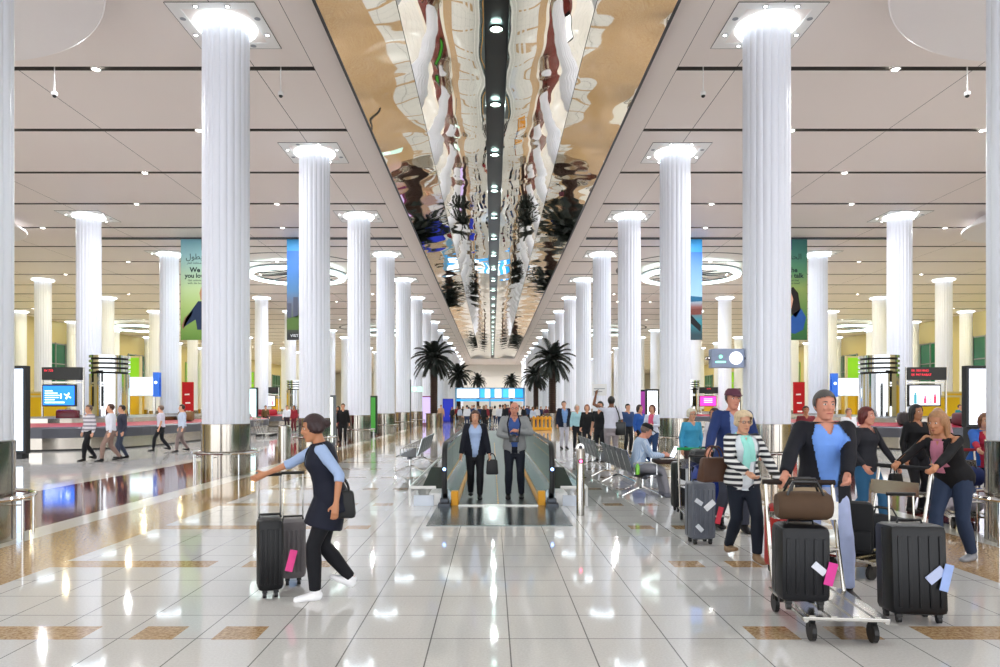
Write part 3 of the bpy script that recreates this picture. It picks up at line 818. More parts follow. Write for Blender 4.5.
# ============================================================ MOVING WALKWAY
M_GLASS = mat('balustrade_glass', '#a4d6c4', .02, 0, trans=.9, noise=0, spec=.5)
M_PALLET = mat('walkway_pallet', '#50575a', .4, .5, noise=.08, nscale=30)
M_YLINE = mat('safety_yellow', '#e8a21a', .4, noise=.04)
def build_walkway():
    t = thing('moving_walkway', 'glass sided moving walkway with black handrails running away down the hall', 'moving walkway')
    YA, YB = 11.25, 46.
    bm = B(); box(bm, -.64, .64, YA, YB, .0, .022)
    for i in range(20): box(bm, -.6+.0632*i-.012, -.6+.0632*i+.012, YA, YB, .022, .027)
    p = obj('pallet_band', bm, M_PALLET, t)
    for k in range(60):
        bm = B(); y = YA+.1+k*.32; box(bm, -.012, .012, y, y+.16, .0265, .0295); obj('centre_dash', bm, M_YLINE, p)
    bm = B(); box(bm, -.98, .98, 9.35, YA, .0, .012, bev=.003); obj('entry_plate', bm, mat('entry_steel', '#7d8788', .2, .9, noise=.06, nscale=12), t)
    bm = B(); box(bm, -.64, .64, YA-.06, YA, .01, .03); obj('comb_plate', bm, STEEL, t)
    for sg in (-1, 1):
        bm = B(); box(bm, sg*.64 if sg > 0 else sg*.70, sg*.70 if sg > 0 else sg*.64, YA+.02, YB, .0, .06); obj('yellow_skirt', bm, M_YLINE, t)
        bm = B()
        pr = [(.70, .03), (.70, .10), (.80, .26), (.92, .26), (.92, .0)]
        for (a, b), (c, d) in zip(pr, pr[1:]): quad(bm, (sg*a, YA+.1, b), (sg*c, YA+.1, d), (sg*c, YB, d), (sg*a, YB, b))
        bm.faces.new([bm.verts.new((sg*a, YA+.1, b)) for a, b in [(.70, 0)]+pr]); 
        obj('inner_skirt', bm, mat('skirt_steel', '#98a4a8', .25, .9, noise=.05), t)
        bm = B(); box(bm, min(sg*.64, sg*.76), max(sg*.64, sg*.76), YA-.02, YA+.12, 0, .24, bev=.015); obj('yellow_end_cap', bm, M_YLINE, t)
        n = 0; y = YA+.12
        while y < YB-.1:
            bm = B(); box(bm, sg*.86-.006, sg*.86+.006, y, min(y+1.98, YB), .24, .94); obj('glass_panel', bm, M_GLASS, t); y += 2.0
        bm = B(); xh = sg*.86
        pts = [(xh, YA+.35, .08), (xh, YA+.12, .10), (xh, YA-.02, .22), (xh, YA-.06, .45), (xh, YA-.04, .75), (xh, YA+.02, .9), (xh, YA+.14, .98), (xh, YA+.35, 1.0), (xh, YB, 1.0)]
        tube(bm, pts, [(.042, .03)]*len(pts), 10); obj('handrail', bm, RUBBER, t, True)
        bm = B(); box(bm, xh-.10, xh+.10, YA-.14, YA+.3, 0, .06, bev=.012); box(bm, xh-.07, xh+.07, YA-.1, YA+.25, .06, .13, bev=.012); obj('handrail_inlet', bm, DSTEEL, t)
        bm = B(); lathe(bm, [(.025, 0), (.02, .006)], 12); o = obj('status_light', bm, glow('#7fa8ff', 6), t); o.location = (xh, YA-.105, .60); o.rotation_euler = (PI/2, 0, 0)
        # outer deck and low guard rail
        bm = B(); box(bm, min(sg*.92, sg*1.12), max(sg*.92, sg*1.12), YA+.05, YB, 0, .20, bev=.01); obj('outer_deck', bm, WHITEP, t)
        bm = B(); xr = sg*1.42
        tube(bm, [(sg*1.0, YA-.02, .30), (xr, YA-.02, .30), (xr, YA+.2, .30), (xr, YB, .30)], .026, 8)
        g = obj('low_guard_rail', bm, WHITEP, t, True)
        for k in range(12):
            bm = B(); tube(bm, [(xr, YA+k*3., 0), (xr, YA+k*3., .3)], .02, 8); obj('guard_post', bm, WHITEP, g)
        bm = B(); M = Matrix.Translation((sg*1.2, YA+.03, 0)); box(bm, -.16, .16, -.01, .02, .0, .17, M=M); obj('end_panel', bm, mat('end_glass', '#d4dbe6', .15, .1), t)
        bm = B(); quad(bm, (sg*.95, YA+.7, .2), (sg*1.3, YA+.7, .2), (sg*1.18, YA+1.2, .52), (sg*.98, YA+1.2, .52)); quad(bm, (sg*.95, YA+.72, .2), (sg*1.3, YA+.72, .2), (sg*1.18, YA+1.22, .52), (sg*.98, YA+1.22, .52))
        obj('deflector', bm, mat('deflector_dark', '#3a4744', .15, .3), t)
build_walkway()
t = thing('bollard', 'slim steel post with a round white sign and red light by the walkway entry', 'bollard', (PX(580.4, 10.3), 10.3, 0))
bm = B(); lathe(bm, [(.06, 0), (.06, .97), (.05, .985)], 24); obj('post', bm, STEEL, t, True)
bm = B(); tube(bm, [(0, -.02, 1.0), (0, .02, 1.0)], .055, 24); d = obj('sign_disc', bm, glow('#f4f4f4', .5), t)
bm = B(); tube(bm, [(0, -.024, 1.0), (0, -.02, 1.0)], .028, 20); obj('centre_dot', bm, vcol('#4a4a50'), d)
bm = B(); tube(bm, [(.028*math.cos(2*PI*i/18), -.056, .80+.028*math.sin(2*PI*i/18)) for i in range(18)], .01, 6, closed=True); r_ = obj('lamp_ring', bm, vcol('#2a1216'), t)
bm = B(); tube(bm, [(0, -.064, .80), (0, -.05, .80)], .026, 18); obj('red_lamp', bm, glow('#ff4a7a', 5), r_)

# ============================================================ PALMS
M_TRUNK = mat('palm_trunk', '#3b2720', .8, noise=.4, nscale=12, bump=.6)
M_FROND = mat('palm_frond', '#131b15', .6, noise=.3, nscale=2)
def palm(label, x, y, H, seed, group='artificial palms along the hall'):
    rnd = random.Random(seed)
    t = thing('palm_tree', label, 'palm tree', (x, y, 0), 0, group)
    bm = B(); lathe(bm, [(.62, 0), (.62, 1.0), (.66, 1.02), (.66, 1.08), (.56, 1.08), (.5, .98)], 32); obj('planter', bm, M_CSTEEL, t, True)
    hc = H-1.3
    bm = B(); z = .95; pr = []
    while z < hc: pr += [(.24, z), (.29, z+.10), (.23, z+.13)]; z += .14
    lathe(bm, pr, 14, mod=lambda k: 1+.10*(k % 2)); obj('trunk', bm, M_TRUNK, t)
    bm = B(); ball(bm, (0, 0, hc), .38, .38, .5)
    for i in range(46):
        az = 2.399*i+rnd.uniform(-.2, .2); el = math.radians(80-105*(i/45))+rnd.uniform(-.1, .1)
        L = 1.8+rnd.uniform(-.25, .3); p = Vector((0, 0, hc+.2)); d = Vector((math.cos(az)*math.cos(el), math.sin(az)*math.cos(el), math.sin(el)))
        pts = [p.copy()]; n = 10
        for k in range(n):
            p = p+d*L/n; pts.append(p.copy()); d = (d+Vector((0, 0, -.17))).normalized()
        tube(bm, pts, [.03*(1-k/(n+2)) for k in range(n+1)], 4)
        side = Vector((-math.sin(az), math.cos(az), 0))
        for k in range(2, n+1):
            for e in (-1, 1):
                for h in (0, .5):
                    if k == n and h: continue
                    a = pts[k]*(1-h)+pts[min(k+1, n)]*h
                    dirn = (pts[k]-pts[k-1]).normalized()
                    ln = .55*(1-abs(k/n-.55)*.8)
                    q = a+(side*e*.75+dirn*.75+Vector((0, 0, -.45))).normalized()*ln
                    w = dirn*.08
                    f = bm.faces.new([bm.verts.new(v) for v in (a-w, q, a+w)])
    obj('crown', bm, M_FROND, t)
    return t
palm('tall dark palm in a steel planter, nearer one on the left of the walkway end', PX(434, 54), 54, 6.3, 1)
palm('tall dark palm in a steel planter, nearer one on the right of the walkway end', PX(552.5, 54), 54, 6.2, 2)
palm('smaller looking palm just beyond the front left palm', PX(458.5, 86.6), 86.6, 6.5, 3)
palm('smaller looking palm just beyond the front right palm', PX(536, 78.5), 78.5, 6.0, 4)
palm('distant palm above the blue screens, left one of the last pair', PX(478, 136), 136, 7.6, 5)
palm('distant palm above the blue screens, right one of the last pair', PX(511.5, 136), 136, 7.6, 6)

# ============================================================ BAGGAGE CAROUSELS
M_BELT = mat('belt_maroon', '#a02a40', .4, noise=.15, nscale=2)
M_BAND = mat('carousel_band', '#4e4f57', .35, .3, noise=.06)
def carousel(cx, ya, yb, R, side, ordn):
    t = thing('baggage_carousel', 'long oval steel baggage carousel with maroon belt, %s side, %s one' % (side, ordn), 'baggage carousel', (cx, 0, 0), 0, 'baggage carousels')
    def path(r):
        P = []
        for i in range(25): a = PI+PI*i/24; P.append((r*math.cos(a), ya+R+r*math.sin(a)))
        for i in range(25): a = PI*i/24; P.append((r*math.cos(a), yb-R+r*math.sin(a)))
        return P
    def band(name, prof, m, cap=False, sm=True):
        bm = B(); rings = [[bm.verts.new((x, y, z)) for (x, y) in path(r)] for r, z in prof]
        for A, Q in zip(rings, rings[1:]):
            for i in range(len(A)): bm.faces.new((A[i], A[(i+1) % len(A)], Q[(i+1) % len(A)], Q[i]))
        if cap: bm.faces.new(rings[-1])
        return obj(name, bm, m, t, False)
    band('kick_plate', [(R-.05, 0), (R-.05, .06)], RUBBER)
    band('steel_skirt', [(R-.03, .06), (R-.02, .46)], M_CSTEEL)
    band('bumper_band', [(R-.02, .46), (R, .46), (R, .80), (R-.06, .86)], M_BAND)
    band('belt', [(R-.06, .86), (R-1.0, .98)], M_BELT)
    band('inner_wall', [(R-1.0, .98), (R-1.02, 1.15), (R-1.1, 1.15)], M_CSTEEL)
    band('inner_deck', [(R-1.1, 1.15), (R-1.2, 1.15)], M_BAND, True)
def mirror_drum(x, y, lab):
    t = thing('mirrored_drum', lab, 'mirrored drum', (x, y, 0), 0, 'mirrored drums on the carousels')
    bm = B(); rj = random.Random(3); jit = [rj.uniform(.965, 1.02) for _ in range(54)]; lathe(bm, [(.78, 1.16), (.78, 3.0)], 54, mod=lambda k: jit[k]); obj('mirrored_drum_body', bm, CHROME, t)
    for i in range(4):
        bm = B(); z = 3.0+i*.2; lathe(bm, [(.8, z+.09), (.8, z+.2)], 36); obj('steel_hoop', bm, CHROME, t, True)
        bm = B(); lathe(bm, [(.72, z), (.72, z+.09)], 36); obj('black_gap', bm, RUBBER, t, True)
def led_sign(x, y, lab, w=1.55, pink=False, screen='blue', lines=('', '')):
    t = thing('carousel_display', lab, 'information display', (x, y, 0))
    bm = B()
    for sx in (-1, 1): box(bm, sx*(w/2+.06)-.03, sx*(w/2+.06)+.03, -.03, .03, 1.16, 3.2)
    box(bm, -w/2, w/2, -.03, .03, 2.55, 2.62); obj('frame', bm, STEEL, t)
    bm = B(); box(bm, -w/2-.02, w/2+.02, -.12, .02, 2.68, 3.2, bev=.01); b = obj('led_board', bm, BLACK, t)
    for i, (L, dx) in enumerate(lines): 
        if L: text('lettering', L, .13, glow('#e0283c', 1.1), b, (-w/2+.08+dx, -.125, 3.02-.17*i))
    bm = B(); box(bm, -w/2-.02, w/2-.2, -.10, .02, 1.6, 2.5, bev=.01); s = obj('screen_housing', bm, BLACK, t)
    bm = B(); box(bm, -w/2+.03, w/2-.25, -.105, -.10, 1.66, 2.44)
    sc = {'blue': glow('#1769d8', 1.6), 'white': glow('#e8eaf6', 1.2), 'pink': glow('#f02f8e', 1.7)}[screen]
    obj('screen', bm, sc, s)
    wl = glow('#e6f4ff', 1.6)
    if screen == 'blue':
        bm = B()
        for i in range(5): box(bm, -w/2+.1, -w/2+[.42, .62, .7, .66, .5][i], -.108, -.105, 2.22-i*.09, 2.25-i*.09)
        box(bm, -w/2+.1, -w/2+.9, -.108, -.105, 1.74, 1.79)
        M = Matrix.Translation((.25, 0, 2.03)) @ Matrix.Rotation(.5, 4, 'Y')                     # aeroplane and person pictograms
        box(bm, -.16, .16, -.108, -.105, -.02, .02, M=M); box(bm, -.03, .03, -.108, -.105, -.14, .14, M=M)
        ball(bm, (-.02, -.107, 2.1), .03, .004, .03); box(bm, -.05, .01, -.108, -.105, 1.93, 2.06)
        obj('screen_text', bm, wl, s)
    elif screen == 'white':
        for (x0, c, hh) in ((-.5, '#3f8f9c', .36), (-.1, '#d6456c', .22), (.3, '#c93b58', .30), (.12, '#d9a4b4', .12)):
            bm = B(); ball(bm, (x0, -.107, 1.78+hh*.95), .045, .004, .05); box(bm, x0-.06, x0+.06, -.109, -.106, 1.72, 1.72+hh, bev=0); obj('screen_figure', bm, glow(c, .8), s)
    else:
        bm = B()
        for i in range(3): box(bm, -.45, .25, -.108, -.105, 2.2-i*.14, 2.25-i*.14)
        obj('screen_text', bm, glow('#ffc8ea', 1.6), s)
    return t
for sg in (-1, 1):
    s = 'left' if sg < 0 else 'right'
    carousel(sg*17.6, 24.6, 46, 3.9, s, 'nearer'); carousel(sg*17.6, 54, 76, 3.9, s, 'farther')
    mirror_drum(sg*16.75, 30.5, 'mirror clad drum with black hoops on the nearer %s carousel' % s)
    mirror_drum(sg*16.75, 59.5, 'mirror clad drum with black hoops on the farther %s carousel' % s)
led_sign(PX(63, 28.6), 28.6, 'black LED board over a blue information screen on the nearer left carousel', 1.55, lines=(('SV 735', 0), ('', 0)), screen='blue')
led_sign(PX(926, 28.6), 28.6, 'black LED board over a white picture screen on the nearer right carousel', 1.5, lines=(('EK 303 HND', 0), ('EK 947 RABAT', 0)), screen='white')
led_sign(PX(269, 58), 58, 'small red lettered board over a bright screen on the farther left carousel', 1.5, lines=(('EK 24', .2), ('', 0)), screen='white')
led_sign(PX(709, 58), 58, 'small red lettered board over a pink screen on the farther right carousel', 1.6, lines=(('EK 96', .5), ('', 0)), screen='pink')
def blob(name, label, cat, loc, rz, w, d, h, col, group=None, rough=.5):
    t = thing(name, label, cat, loc, rz, group); bm = B(); rbox(bm, w, d, h, 0, min(w, d, h)*.28); obj('shell', bm, vcol(col, rough), t, True)
    bm = B(); tube(bm, [(-.1, 0, h-.005), (-.08, 0, h+.03), (.08, 0, h+.03), (.1, 0, h-.005)], .01, 6); obj('carry_handle', bm, BLACK, t)
    bm = B(); box(bm, -w/2-.003, w/2+.003, -.006, .006, .04, h-.04); obj('zip_seam', bm, BLACK, t)
    return t
blob('suitcase', 'shiny dark red hard suitcase lying on the left carousel belt', 'suitcase', (PX(68, 27.3), 27.3, .92), .1, .82, .34, .56, '#5c0f20', rough=.25)
random.seed(21)
for i, (px, y, c, lab) in enumerate(((150, 33, '#7a5a33', 'brown bag on the left carousel belt near its bend'), (262, 56.3, '#8c1d2a', 'red bag at the front of the farther left carousel'), (268, 56.6, '#a32331', 'bright red case at the front bend of the farther left carousel'), (276, 56.5, '#7a1a26', 'dark red case beside the bright red one'), (850, 27.5, '#3a3030', 'dark case on the right carousel belt'), (838, 28.4, '#5b2b33', 'maroon case on the right carousel belt'))):
    x = PX(px, y)
    if i in (1, 2, 3): x, y = -17+(-1.5+1.2*(i-1)), 54.75+(.3 if i != 2 else .05)
    if i == 0: x, y = -14.3, 32.5
    if i == 4: x, y = 15.2, 26.0
    if i == 5: x, y = 16.8, 25.2
    blob('suitcase', lab, 'suitcase', (x, y, .93), .3*i, .7, .4, .45, c, 'bags on the carousel belts')

# ============================================================ SIGNS, BANNERS, SCREENS
def totem(label, x, y, w, h, z0=.25, col='#eaf2fb', es=1.15, frame='#15171c', rz=0, lines=()):
    t = thing('advert_totem', label, 'advertising screen', (x, y, 0), rz)
    bm = B(); box(bm, -w/2, w/2, -.11, .11, z0, h, bev=.015)
    if z0 > .01: box(bm, -w/2+.08, w/2-.08, -.16, .16, 0, z0, bev=.01)
    obj('housing', bm, vcol(frame, .35), t)
    bm = B(); box(bm, -w/2+.09, w/2-.09, -.118, -.111, z0+.1, h-.1); s = obj('screen', bm, glow(col, es), t)
    for i, (L, z, sz) in enumerate(lines): text('lettering', L, sz, glow('#8a7f9c', .4), s, (-w/2+.2, -.121, z))
    return t
totem('tall black framed bright screen half hidden behind the front left column', PX(12, 21.5), 21.5, 1.0, 2.85, .15, '#cfe6ff', 1.25)
totem('tall black framed white advertising screen beside the front right column', PX(989, 21.5), 21.5, 1.55, 2.85, .95, '#e9ecfa', 1.1, lines=(('NE', 2.4, .16), ('SLOW', 2.05, .17), ('TROLLEY', 1.88, .15)))
totem('upright lit screen standing behind the second left column', PX(251, 48), 48, .95, 2.9, .7, '#cdf3f5', 1.2)
totem('narrow lit poster box beside the third left column', PX(331, 27.5), 27.5, .38, 2.05, .1, '#f2f6e8', 1.1, '#6a7076')
totem('green poster stand leaning out past the fourth left column', PX(373.5, 39), 39, .42, 2.2, .1, '#2f7d22', .5, '#1c3a1c')
totem('bright white screen with dark frame between the right columns', PX(652, 36), 36, .7, 2.5, .3, '#eef6fb', 1.15)
totem('purple and magenta poster stand beside the bright white screen', PX(641, 37.5), 37.5, .75, 2.5, .3, '#8a2f86', .5)
totem('tall white lit screen behind the man in the navy blazer', PX(735, 50), 50, .75, 2.9, .5, '#f0f2fa', 1.1)
totem('deep blue poster booth beyond the left palm', PX(448, 72), 72, 1.1, 2.4, .1, '#1c2fb4', .3, '#1c2fb4')
totem('lilac poster stand beside the left palm', PX(427, 60), 60, 1.1, 2.5, .1, '#c4b2e6', .6, '#8a2a6a')
def billboard(label, xa, xb, y, z0, z1, side):
    t = thing('light_billboard', label, 'billboard', ((xa+xb)/2, y, 0)); w = abs(xb-xa)
    bm = B(); box(bm, -w/2, w/2, -.1, .1, z0, z1, bev=.01); obj('housing', bm, WHITEP, t)
    bm = B(); box(bm, -w/2+.04, w/2-.04, -.108, -.1, z0+.05, z1-.05); s = obj('screen', bm, glow('#e4f6ff', 1.25), t)
    e = w/2*side
    bm = B(); box(bm, min(e, e-.32*side), max(e, e-.32*side), -.14, .14, z0-.04, z1+.25, bev=.01); b = obj('blue_end', bm, glow('#2a62c0', .5), t)
    bm = B(); ball(bm, (e-.16*side, -.145, z1-.3), .08, .01, .08); obj('white_emblem', bm, glow('#e8f4ff', 1.4), b)
    for x in (-w/2+.3, w/2-.3):
        bm = B(); box(bm, x-.05, x+.05, -.05, .05, 1.16, z0); obj('support_post', bm, STEEL, t)
billboard('long white light billboard over the left carousel with a blue end', PX(118, 38), PX(160, 38), 38, PZ(396, 38), PZ(377, 38), 1)
billboard('long white light billboard over the right carousel with a blue end', PX(831, 38), PX(872, 38), 38, PZ(396, 38), PZ(378, 38), -1)
def banner(label, x0, w, y, kind):
    zt, zb = PZ(238, y), PZ(340, y)
    t = thing('hanging_banner', label, 'banner', (x0, y, zb), 0, 'banners hung from the ceiling'); h = zt-zb
    def pm(name, c, a, b, u0=0, u1=1, par=None, d=.03, es=None):
        bm = B(); box(bm, u0*w, u1*w, -d, d if d <= .03 else .03, a*h, b*h); return obj(name, bm, glow(c, es) if es else vcol(c, .7), par or t)
    bm = B(); tube(bm, [(0, 0, h+.03), (w, 0, h+.03)], .03, 8); r = obj('top_bar', bm, STEEL, t)
    for u in (.1, .9):
        bm = B(); tube(bm, [(u*w, 0, h), (u*w, 0, CEIL-zb)], .008, 6); obj('wire', bm, STEEL, r)
    if kind == 'green' or kind == 'greenr':
        bmm = B(); bands = ['#557e26', '#789a45', '#a0b86c', '#adc48c', '#a2c0a6', '#90bcc0', '#74abba'] if kind == 'green' else ['#17521f', '#2f6c28', '#5b7c36', '#7a8c44', '#457a50', '#2f6c5c', '#2d6a68']
        nt = 0
        m = bpy.data.materials.new('banner_'+kind); m.use_nodes = True; ntr = m.node_tree; tc = ntr.nodes.new('ShaderNodeTexCoord'); sp = ntr.nodes.new('ShaderNodeSeparateXYZ'); cr = ntr.nodes.new('ShaderNodeValToRGB'); dv = ntr.nodes.new('ShaderNodeMath'); dv.operation = 'DIVIDE'; dv.inputs[1].default_value = h
        ntr.links.new(tc.outputs['Object'], sp.inputs[0]); ntr.links.new(sp.outputs['Z'], dv.inputs[0]); ntr.links.new(dv.outputs[0], cr.inputs['Fac']); ntr.links.new(cr.outputs['Color'], ntr.nodes['Principled BSDF'].inputs['Base Color'])
        for i, c in enumerate(bands):
            e = cr.color_ramp.elements[i] if i < 2 else cr.color_ramp.elements.new(i/6)
            e.position = i/6; e.color = (*srgb(c), 1)
        bm = B(); box(bm, 0, w, -.03, .03, 0, h); cl = obj('banner_cloth', bm, m, t)
    else:
        cols = [(0, .10, '#15171c'), (.10, .26, '#4c5a3a'), (.26, .42, '#5a5f6e'), (.42, .55, '#3b6a94'), (.55, .75, '#2f8fc9'), (.75, 1, '#1663b8')] if kind == 'blue' else [(0, .1, '#173a44'), (.1, .28, '#1f7f8c'), (.28, .36, '#7a3f38'), (.36, .44, '#8fb3c4'), (.44, .72, '#1f93d4'), (.72, 1, '#1263cc')]
        m = bpy.data.materials.new('banner_'+kind); m.use_nodes = True; ntr = m.node_tree; tc = ntr.nodes.new('ShaderNodeTexCoord'); sp = ntr.nodes.new('ShaderNodeSeparateXYZ'); cr = ntr.nodes.new('ShaderNodeValToRGB'); dv = ntr.nodes.new('ShaderNodeMath'); dv.operation = 'DIVIDE'; dv.inputs[1].default_value = h
        ntr.links.new(tc.outputs['Object'], sp.inputs[0]); ntr.links.new(sp.outputs['Z'], dv.inputs[0]); ntr.links.new(dv.outputs[0], cr.inputs['Fac']); ntr.links.new(cr.outputs['Color'], ntr.nodes['Principled BSDF'].inputs['Base Color'])
        for i, (a, b, c) in enumerate(cols):
            e = cr.color_ramp.elements[i] if i < 2 else cr.color_ramp.elements.new(.5)
            e.position = (a+b)/2; e.color = (*srgb(c), 1)
        bm = B(); box(bm, 0, w, -.03, .03, 0, h); cl = obj('banner_cloth', bm, m, t)
    def shape(name, pts, c):
        bm = B(); vs = [bm.verts.new((x*w, -.036, z*h)) for x, z in pts]; bm.faces.new(vs)
        r = bmesh.ops.extrude_face_region(bm, geom=list(bm.faces)); bmesh.ops.translate(bm, verts=[v for v in r['geom'] if isinstance(v, bmesh.types.BMVert)], vec=(0, .005, 0))
        return obj(name, bm, vcol(c, .7), cl)
    dk = vcol('#1c3a3c', .7)
    def ar(s_): return s_[::-1]
    if kind == 'green':
        pm('dark_logo_box', '#10221c', .88, 1, .5, .9, cl, .036)
        text('lettering', '\uFEDD\uFEEE\uFEC4\uFE91', .42, dk, cl, (.12*w, -.034, .79*h)); text('lettering', '\uFEB0\uFEE0\uFECC\uFEDF\uFE8D \uFE94\uFED4\uFEE0\uFE98\uFEA8\uFEE4\uFEDF', .16, dk, cl, (.15*w, -.034, .745*h))
        text('lettering', 'We k', .36, dk, cl, (.22*w, -.034, .665*h), bold=.03); text('lettering', 'you love', .33, dk, cl, (.1*w, -.034, .61*h), bold=.03); text('lettering', 'Get unlimited\nwith the best', .15, dk, cl, (.17*w, -.034, .575*h))
        shape('printed_figure', [(.06, .12), (.1, .2), (.28, .3), (.42, .38), (.62, .38), (.75, .3), (.78, .1), (.4, .1), (.36, .2), (.2, .16)], '#1e2e4a')
        shape('printed_arm', [(.02, .14), (.1, .22), (.3, .29), (.26, .24), (.12, .15), (.06, .1)], '#8c6a50'); shape('printed_face', [(.48, .39), (.45, .46), (.5, .52), (.62, .53), (.7, .46), (.64, .39)], '#a87a5c')
    elif kind == 'greenr':
        text('lettering', '\uFEAA\uFEA4\uFEDF\uFE8D', .42, dk, cl, (.55*w, -.034, .79*h)); text('lettering', 'the', .34, dk, cl, (.56*w, -.034, .665*h), bold=.03); text('lettering', 'to talk', .34, dk, cl, (.5*w, -.034, .61*h), bold=.03); text('lettering', 'plan that\nyou need', .15, dk, cl, (.56*w, -.034, .575*h))
        pm('blue_logo_box', '#16346a', .88, 1, .3, .63, cl, .036)
        shape('printed_hair', [(.5, .3), (.56, .5), (.66, .52), (.78, .46), (.84, .3), (.72, .22)], '#1f1210'); shape('printed_figure', [(.5, .08), (.55, .2), (.68, .26), (.85, .31), (.97, .22), (.9, .1), (.7, .06)], '#1d4c8e'); bb = shape('printed_face', [(.5, .34), (.52, .46), (.6, .47), (.66, .4), (.62, .31)], '#c09078'); bb.location.y = -.004
    elif kind == 'blue':
        for i, (u, hh) in enumerate(((.0, .36), (.18, .42), (.34, .38), (.46, .43), (.6, .36), (.75, .4))): shape('printed_tower', [(u, .22), (u, hh), (u+.13, hh), (u+.13, .22)], '#4a4f60')
        shape('printed_garden', [(0, .1), (0, .2), (.3, .24), (.7, .2), (1, .24), (1, .1)], '#4f6a34')
        text('lettering', 'VISIT', .2, vcol('#e8eef4'), cl, (.1*w, -.034, .03*h)); text('lettering', 'we', .3, vcol('#e8eef4'), cl, (.35*w, -.034, .63*h))
    else:
        shape('printed_horizon', [(0, .36), (0, .42), (.4, .44), (1, .42), (1, .38)], '#1d5a7c'); shape('printed_board', [(.1, .34), (.5, .22), (.95, .08), (.97, .14), (.55, .3), (.2, .37)], '#181c22')
        shape('printed_wood', [(.2, .24), (.2, .3), (.98, .31), (.98, .25)], '#6d3b34')
        text('lettering', 'VISIT', .2, vcol('#e8eef4'), cl, (.45*w, -.034, .03*h))
    return t
YBN = 37.2
banner('green banner with dark lettering and a printed figure, beside the second left column', PX(181, YBN), 2.2, YBN, 'green')
banner('blue banner with printed towers, showing left of the third left column', PX(287, YBN), 1.9, YBN, 'blue')
banner('blue banner with a sea print, showing right of the third right column', PX(702, YBN)-1.9, 1.9, YBN, 'sea')
banner('green banner with a printed woman, showing right of the second right column', PX(807, YBN)-2.2, 2.2, YBN, 'greenr')
for sg in (-1, 1):
    s = 'left' if sg < 0 else 'right'
    bm = B(); box(bm, sg*4.9 if sg > 0 else -22, 22 if sg > 0 else -4.9, 37.2-.12, 37.2+.12, CEIL-.08, CEIL-.001)
    tag(obj('banner_track', bm, DSTEEL), 'long dark ceiling track that carries the banners, %s side' % s, 'ceiling track')
# clock sign on the column
t = thing('clock_sign', 'grey blue projecting sign with a white clock on the second right column', 'clock', (0, 16.5, 0))
xa, xb, za, zb = PX(710, 16.5), PX(743, 16.5), PZ(368, 16.5), PZ(349, 16.5)
bm = B(); box(bm, xa, xb, -.12, .12, za, zb, bev=.02); obj('sign_box', bm, vcol('#8f9cb8', .4), t)
xc, zc = PX(734, 16.5), PZ(358.5, 16.5)
bm = B(); tube(bm, [(xc, -.15, zc), (xc, -.12, zc)], .15, 32); cf = obj('clock_face', bm, glow('#ffffff', .9), t)
bm = B()
for i in range(12): a = 2*PI*i/12; box(bm, -.006, .006, -.155, -.15, .11, .135, M=Matrix.Translation((xc, 0, zc)) @ Matrix.Rotation(a, 4, 'Y'))
box(bm, -.007, .007, -.156, -.151, -.01, .08, M=Matrix.Translation((xc, 0, zc)) @ Matrix.Rotation(PI, 4, 'Y')); box(bm, -.005, .005, -.158, -.152, -.01, .11, M=Matrix.Translation((xc, 0, zc)) @ Matrix.Rotation(.05, 4, 'Y'))
obj('clock_hand', bm, BLACK, cf)
bm = B(); ball(bm, (PX(719, 16.5), -.122, PZ(357, 16.5)), .04, .01, .04); box(bm, PX(714, 16.5), PX(724, 16.5), -.126, -.121, PZ(363, 16.5), PZ(361.5, 16.5)); obj('green_symbol', bm, glow('#7dffc8', 1.8), t)
bm = B(); tube(bm, [(xb, 0, (za+zb)/2), (ROW-.5, 0, (za+zb)/2)], .05, 10); lathe(bm, [(.03, 0), (.03, .01)], 8, c=(xb, 0, zb)); obj('bracket', bm, DSTEEL, t)
bm = B(); tube(bm, [(xa, 0, (za+zb)/2), (xa-.1, 0, (za+zb)/2)], .04, 10); obj('side_lamp', bm, STEEL, t)
# small pole sign on the left
t = thing('direction_sign', 'thin pole with a small pale sign beyond the left columns', 'sign', (PX(410.5, 44), 44, 0))
bm = B(); tube(bm, [(0, 0, 0), (0, 0, 3.3)], .035, 8); obj('pole', bm, DSTEEL, t)
bm = B(); box(bm, .05, .78, -.06, .06, PZ(392, 44), PZ(386.5, 44), bev=.01); obj('sign_panel', bm, glow('#bfe0d8', .5), t)
bm = B(); ball(bm, (.25, -.065, PZ(389.3, 44)), .12, .01, .12); obj('clock_face', bm, glow('#ffffff', 1.1), t)
# red banners beside the carousels
for sg in (-1, 1):
    s = 'left' if sg < 0 else 'right'
    t = thing('red_banner_stand', 'tall red banner stand beyond the %s carousel' % s, 'banner stand', (sg*21.6, 49.5, 0))
    bm = B(); box(bm, -.4, .4, -.04, .04, .1, PZ(382, 49.5)); cl = obj('red_cloth', bm, vcol('#b3121a'), t)
    for i in range(3):
        bm = B(); box(bm, -.12, .22, -.05, -.042, 1.2+i*.6, 1.3+i*.6, M=Matrix.Rotation(-.02*i, 4, 'Y')); obj('white_mark', bm, vcol('#f0e8e6'), cl)
    bm = B(); box(bm, -.45, .45, -.25, .25, 0, .1, bev=.02); obj('foot_plate', bm, DSTEEL, t)
